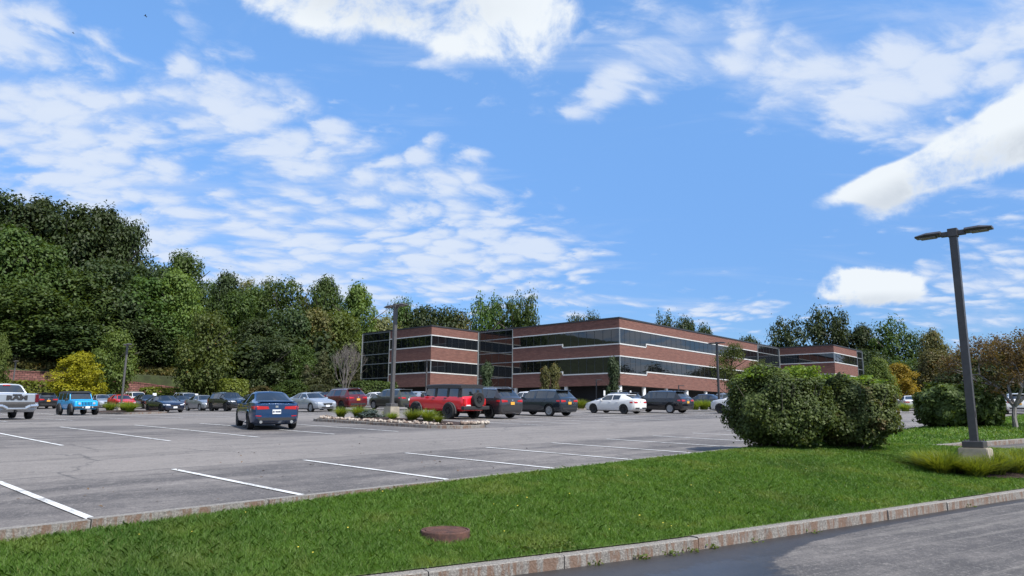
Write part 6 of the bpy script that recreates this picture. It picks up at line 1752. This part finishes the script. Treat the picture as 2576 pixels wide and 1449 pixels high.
def lawn_grass():
    rng = np.random.default_rng(3); Vn = np.array([tuple(v) for v in LV]); Fn = np.array(LF); q = Vn[Fn]
    cen_ = q.mean(1); ar = np.linalg.norm(np.cross(q[:, 1] - q[:, 0], q[:, 3] - q[:, 0]), axis=1)
    dist = np.linalg.norm(cen_[:, :2], axis=1); az = np.degrees(np.arctan2(cen_[:, 0], cen_[:, 1]))
    dens = 8000 * np.clip(8 / np.maximum(dist, 4), .25, 1.15) ** 1.25; dens[(np.abs(az) > 48) | (cen_[:, 1] < 2)] = 120
    cnt = rng.poisson(ar * dens); idx = np.repeat(np.arange(len(q)), cnt); a = rng.random(len(idx))[:, None]; c = rng.random(len(idx))[:, None]
    Q = q[idx]; P = (Q[:, 0] * (1 - a) + Q[:, 1] * a) * (1 - c) + (Q[:, 3] * (1 - a) + Q[:, 2] * a) * c
    keep = np.array([math.hypot(x - hp.x, y - hp.y) > rm_ * 1.02 and not (x > bx - 2 and inbed(x, y)) for x, y in P[:, :2]])
    P = P[keep]; P[:, :2] += rng.normal(size=(len(P), 2)) * .022
    print('blades', len(P))
    blades(P, rng, .026, .056, .0023, 'lawn_grass', 'mown green grass of the lawn strip between the two kerbs')
    fv = np.array([tuple(v.co) for v in far_o.data.vertices]); ff = np.array([tuple(p.vertices) for p in far_o.data.polygons]); q = fv[ff]; ar = np.linalg.norm(np.cross(q[:, 1] - q[:, 0], q[:, 3] - q[:, 0]), axis=1)
    cnt = rng.poisson(ar * np.clip(330 * (22 / np.linalg.norm(q.mean(1)[:, :2], axis=1)) ** 1.5, 50, 400)); idx = np.repeat(np.arange(len(q)), cnt); a = rng.random(len(idx))[:, None]; c = rng.random(len(idx))[:, None]
    Q = q[idx]; P = (Q[:, 0] * (1 - a) + Q[:, 1] * a) * (1 - c) + (Q[:, 3] * (1 - a) + Q[:, 2] * a) * c
    blades(P, rng, .045, .085, .0045, 'far_lawn_grass', 'mown green grass of the far lawn behind the big lamp post')
lawn_grass()
# weeds growing in the gutter of the near kerb
def gutter_weeds():
    rng = np.random.default_rng(12); P = []
    for dx, dy, k in ((1615, 1407, 30), (1690, 1397, 40), (1740, 1389, 36), (1800, 1380, 22), (1900, 1364, 18), (2045, 1341, 12), (1500, 1422, 22), (2435, 1276, 14)):
        Y = None; d = ray(dx, dy); t = (.39 + CAMZ) / (.0343 * d.y - d.z) ; c = np.array([d.x * t, d.y * t, CAMZ + d.z * t]); 
        P.append(c + rng.normal(size=(k, 3)) * np.array([.05, .035, 0]) + np.array([0, 0, 1]) * rng.uniform(0, .05, (k, 1)))
    for dx, dy, k in ((1310, 1392, 40), (1345, 1388, 50), (1400, 1383, 50), (1430, 1380, 30)):
        h = lawnhit(dx, dy)
        if h is not None: P.append(np.array(h) + rng.normal(size=(k, 3)) * np.array([.08, .06, 0]) + np.array([0, 0, 1]) * rng.uniform(.02, .08, (k, 1)))
    P = np.concatenate(P); V, F = leafquads(P, rng.normal(size=P.shape) * .6 + np.array([0, 0, .6]), .02, rng); o = link('gutter_weeds', fastmesh('gutter_weeds', V, F), M_LLT); tag(o, 'small broad leaved weeds along the near kerb', 'weeds', kind='stuff')
gutter_weeds()
# ------------------------------------------------------------------ birds
def bird(dx, dy, Y, s, label):
    x, y, z = at(dx, dy, Y); bm = bmesh.new()
    body = [(-.5, 0, 0), (-.2, .09, .02), (.25, .07, .02), (.45, 0, .0), (.25, -.07, .02), (-.2, -.09, .02)]
    up_ = [bm.verts.new((a, c, d + .05)) for a, c, d in body]; lo = [bm.verts.new((a, c, d - .07)) for a, c, d in body]
    bm.faces.new(up_); bm.faces.new(lo[::-1])
    for i in range(6): bm.faces.new((lo[i], lo[(i + 1) % 6], up_[(i + 1) % 6], up_[i]))
    for sg in (1, -1):
        w = [bm.verts.new(q) for q in ((.18, sg * .06, .03), (-.15, sg * .06, .03), (-.12, sg * .55, .16), (.1, sg * .5, .16), (-.25, sg * 1.1, .05))]
        bm.faces.new((w[0], w[3], w[2], w[1])); bm.faces.new((w[3], w[4], w[2]))
    o = bmobj('bird', bm, plain('bird_dark', (.03, .03, .035), .8)); o.location = (x, y, z); o.scale = (s, s, s); o.rotation_euler = (0, R(-12), R(200)); tag(o, label, 'bird', 'birds in the sky')
bird(366, 40, 80, .42, 'upper bird gliding at the top left of the sky')
bird(184, 83, 90, .34, 'smaller bird further left in the sky')

def flowers():
    rng = np.random.default_rng(21); P = []
    for k in range(45):
        h = lawnhit(rng.uniform(60, 2200), rng.uniform(1180, 1430))
        if h is not None: P.append((h.x, h.y, h.z + .045))
    P = np.array(P); V, F = leafquads(P, np.tile([0, -.4, 1.0], (len(P), 1)), .010, rng, 1.0)
    o = link('wildflowers', fastmesh('wildflowers', V, F), plain('petal_yellow', (.62, .50, .06), .6)); tag(o, 'scattered small yellow flowers in the near lawn', 'flowers', kind='stuff')
flowers()
def fallen():
    rng = np.random.default_rng(22); P = []
    for k in range(150):
        x, y = rng.uniform(-7, 9), rng.uniform(4.5, 21); u, v = touv(x, y)
        if v < 8.9: continue
        P.append((x, y, zlot(x, y) + .012))
    P = np.array(P); V, F = leafquads(P, np.tile([0, 0, 1.0], (len(P), 1)) + rng.normal(size=P.shape) * .3, .030, rng, .6)
    o = link('fallen_leaves', fastmesh('fallen_leaves', V, F), plain('dry_leaf', (.12, .075, .04), .8)); tag(o, 'scattered dry leaves on the parking lot asphalt', 'leaves', kind='stuff')
fallen()
lp0 = bpy.data.objects['lamp_post']
bm = bmesh.new(); box(bm, 0, -.155 / 2 - .006, .95, .075, .012, .15); bevel(bm, .004); bmobj('hand_hole_cover', bm, M_BRZ, lp0)
for sx_ in (1, -1):
    for sy_ in (1, -1):
        bm = bmesh.new(); cyl(bm, (sx_ * .15, sy_ * .15, .35), (sx_ * .15, sy_ * .15, .385), .018, .018, 6); bmobj('bolt', bm, M_GALV, lp0)
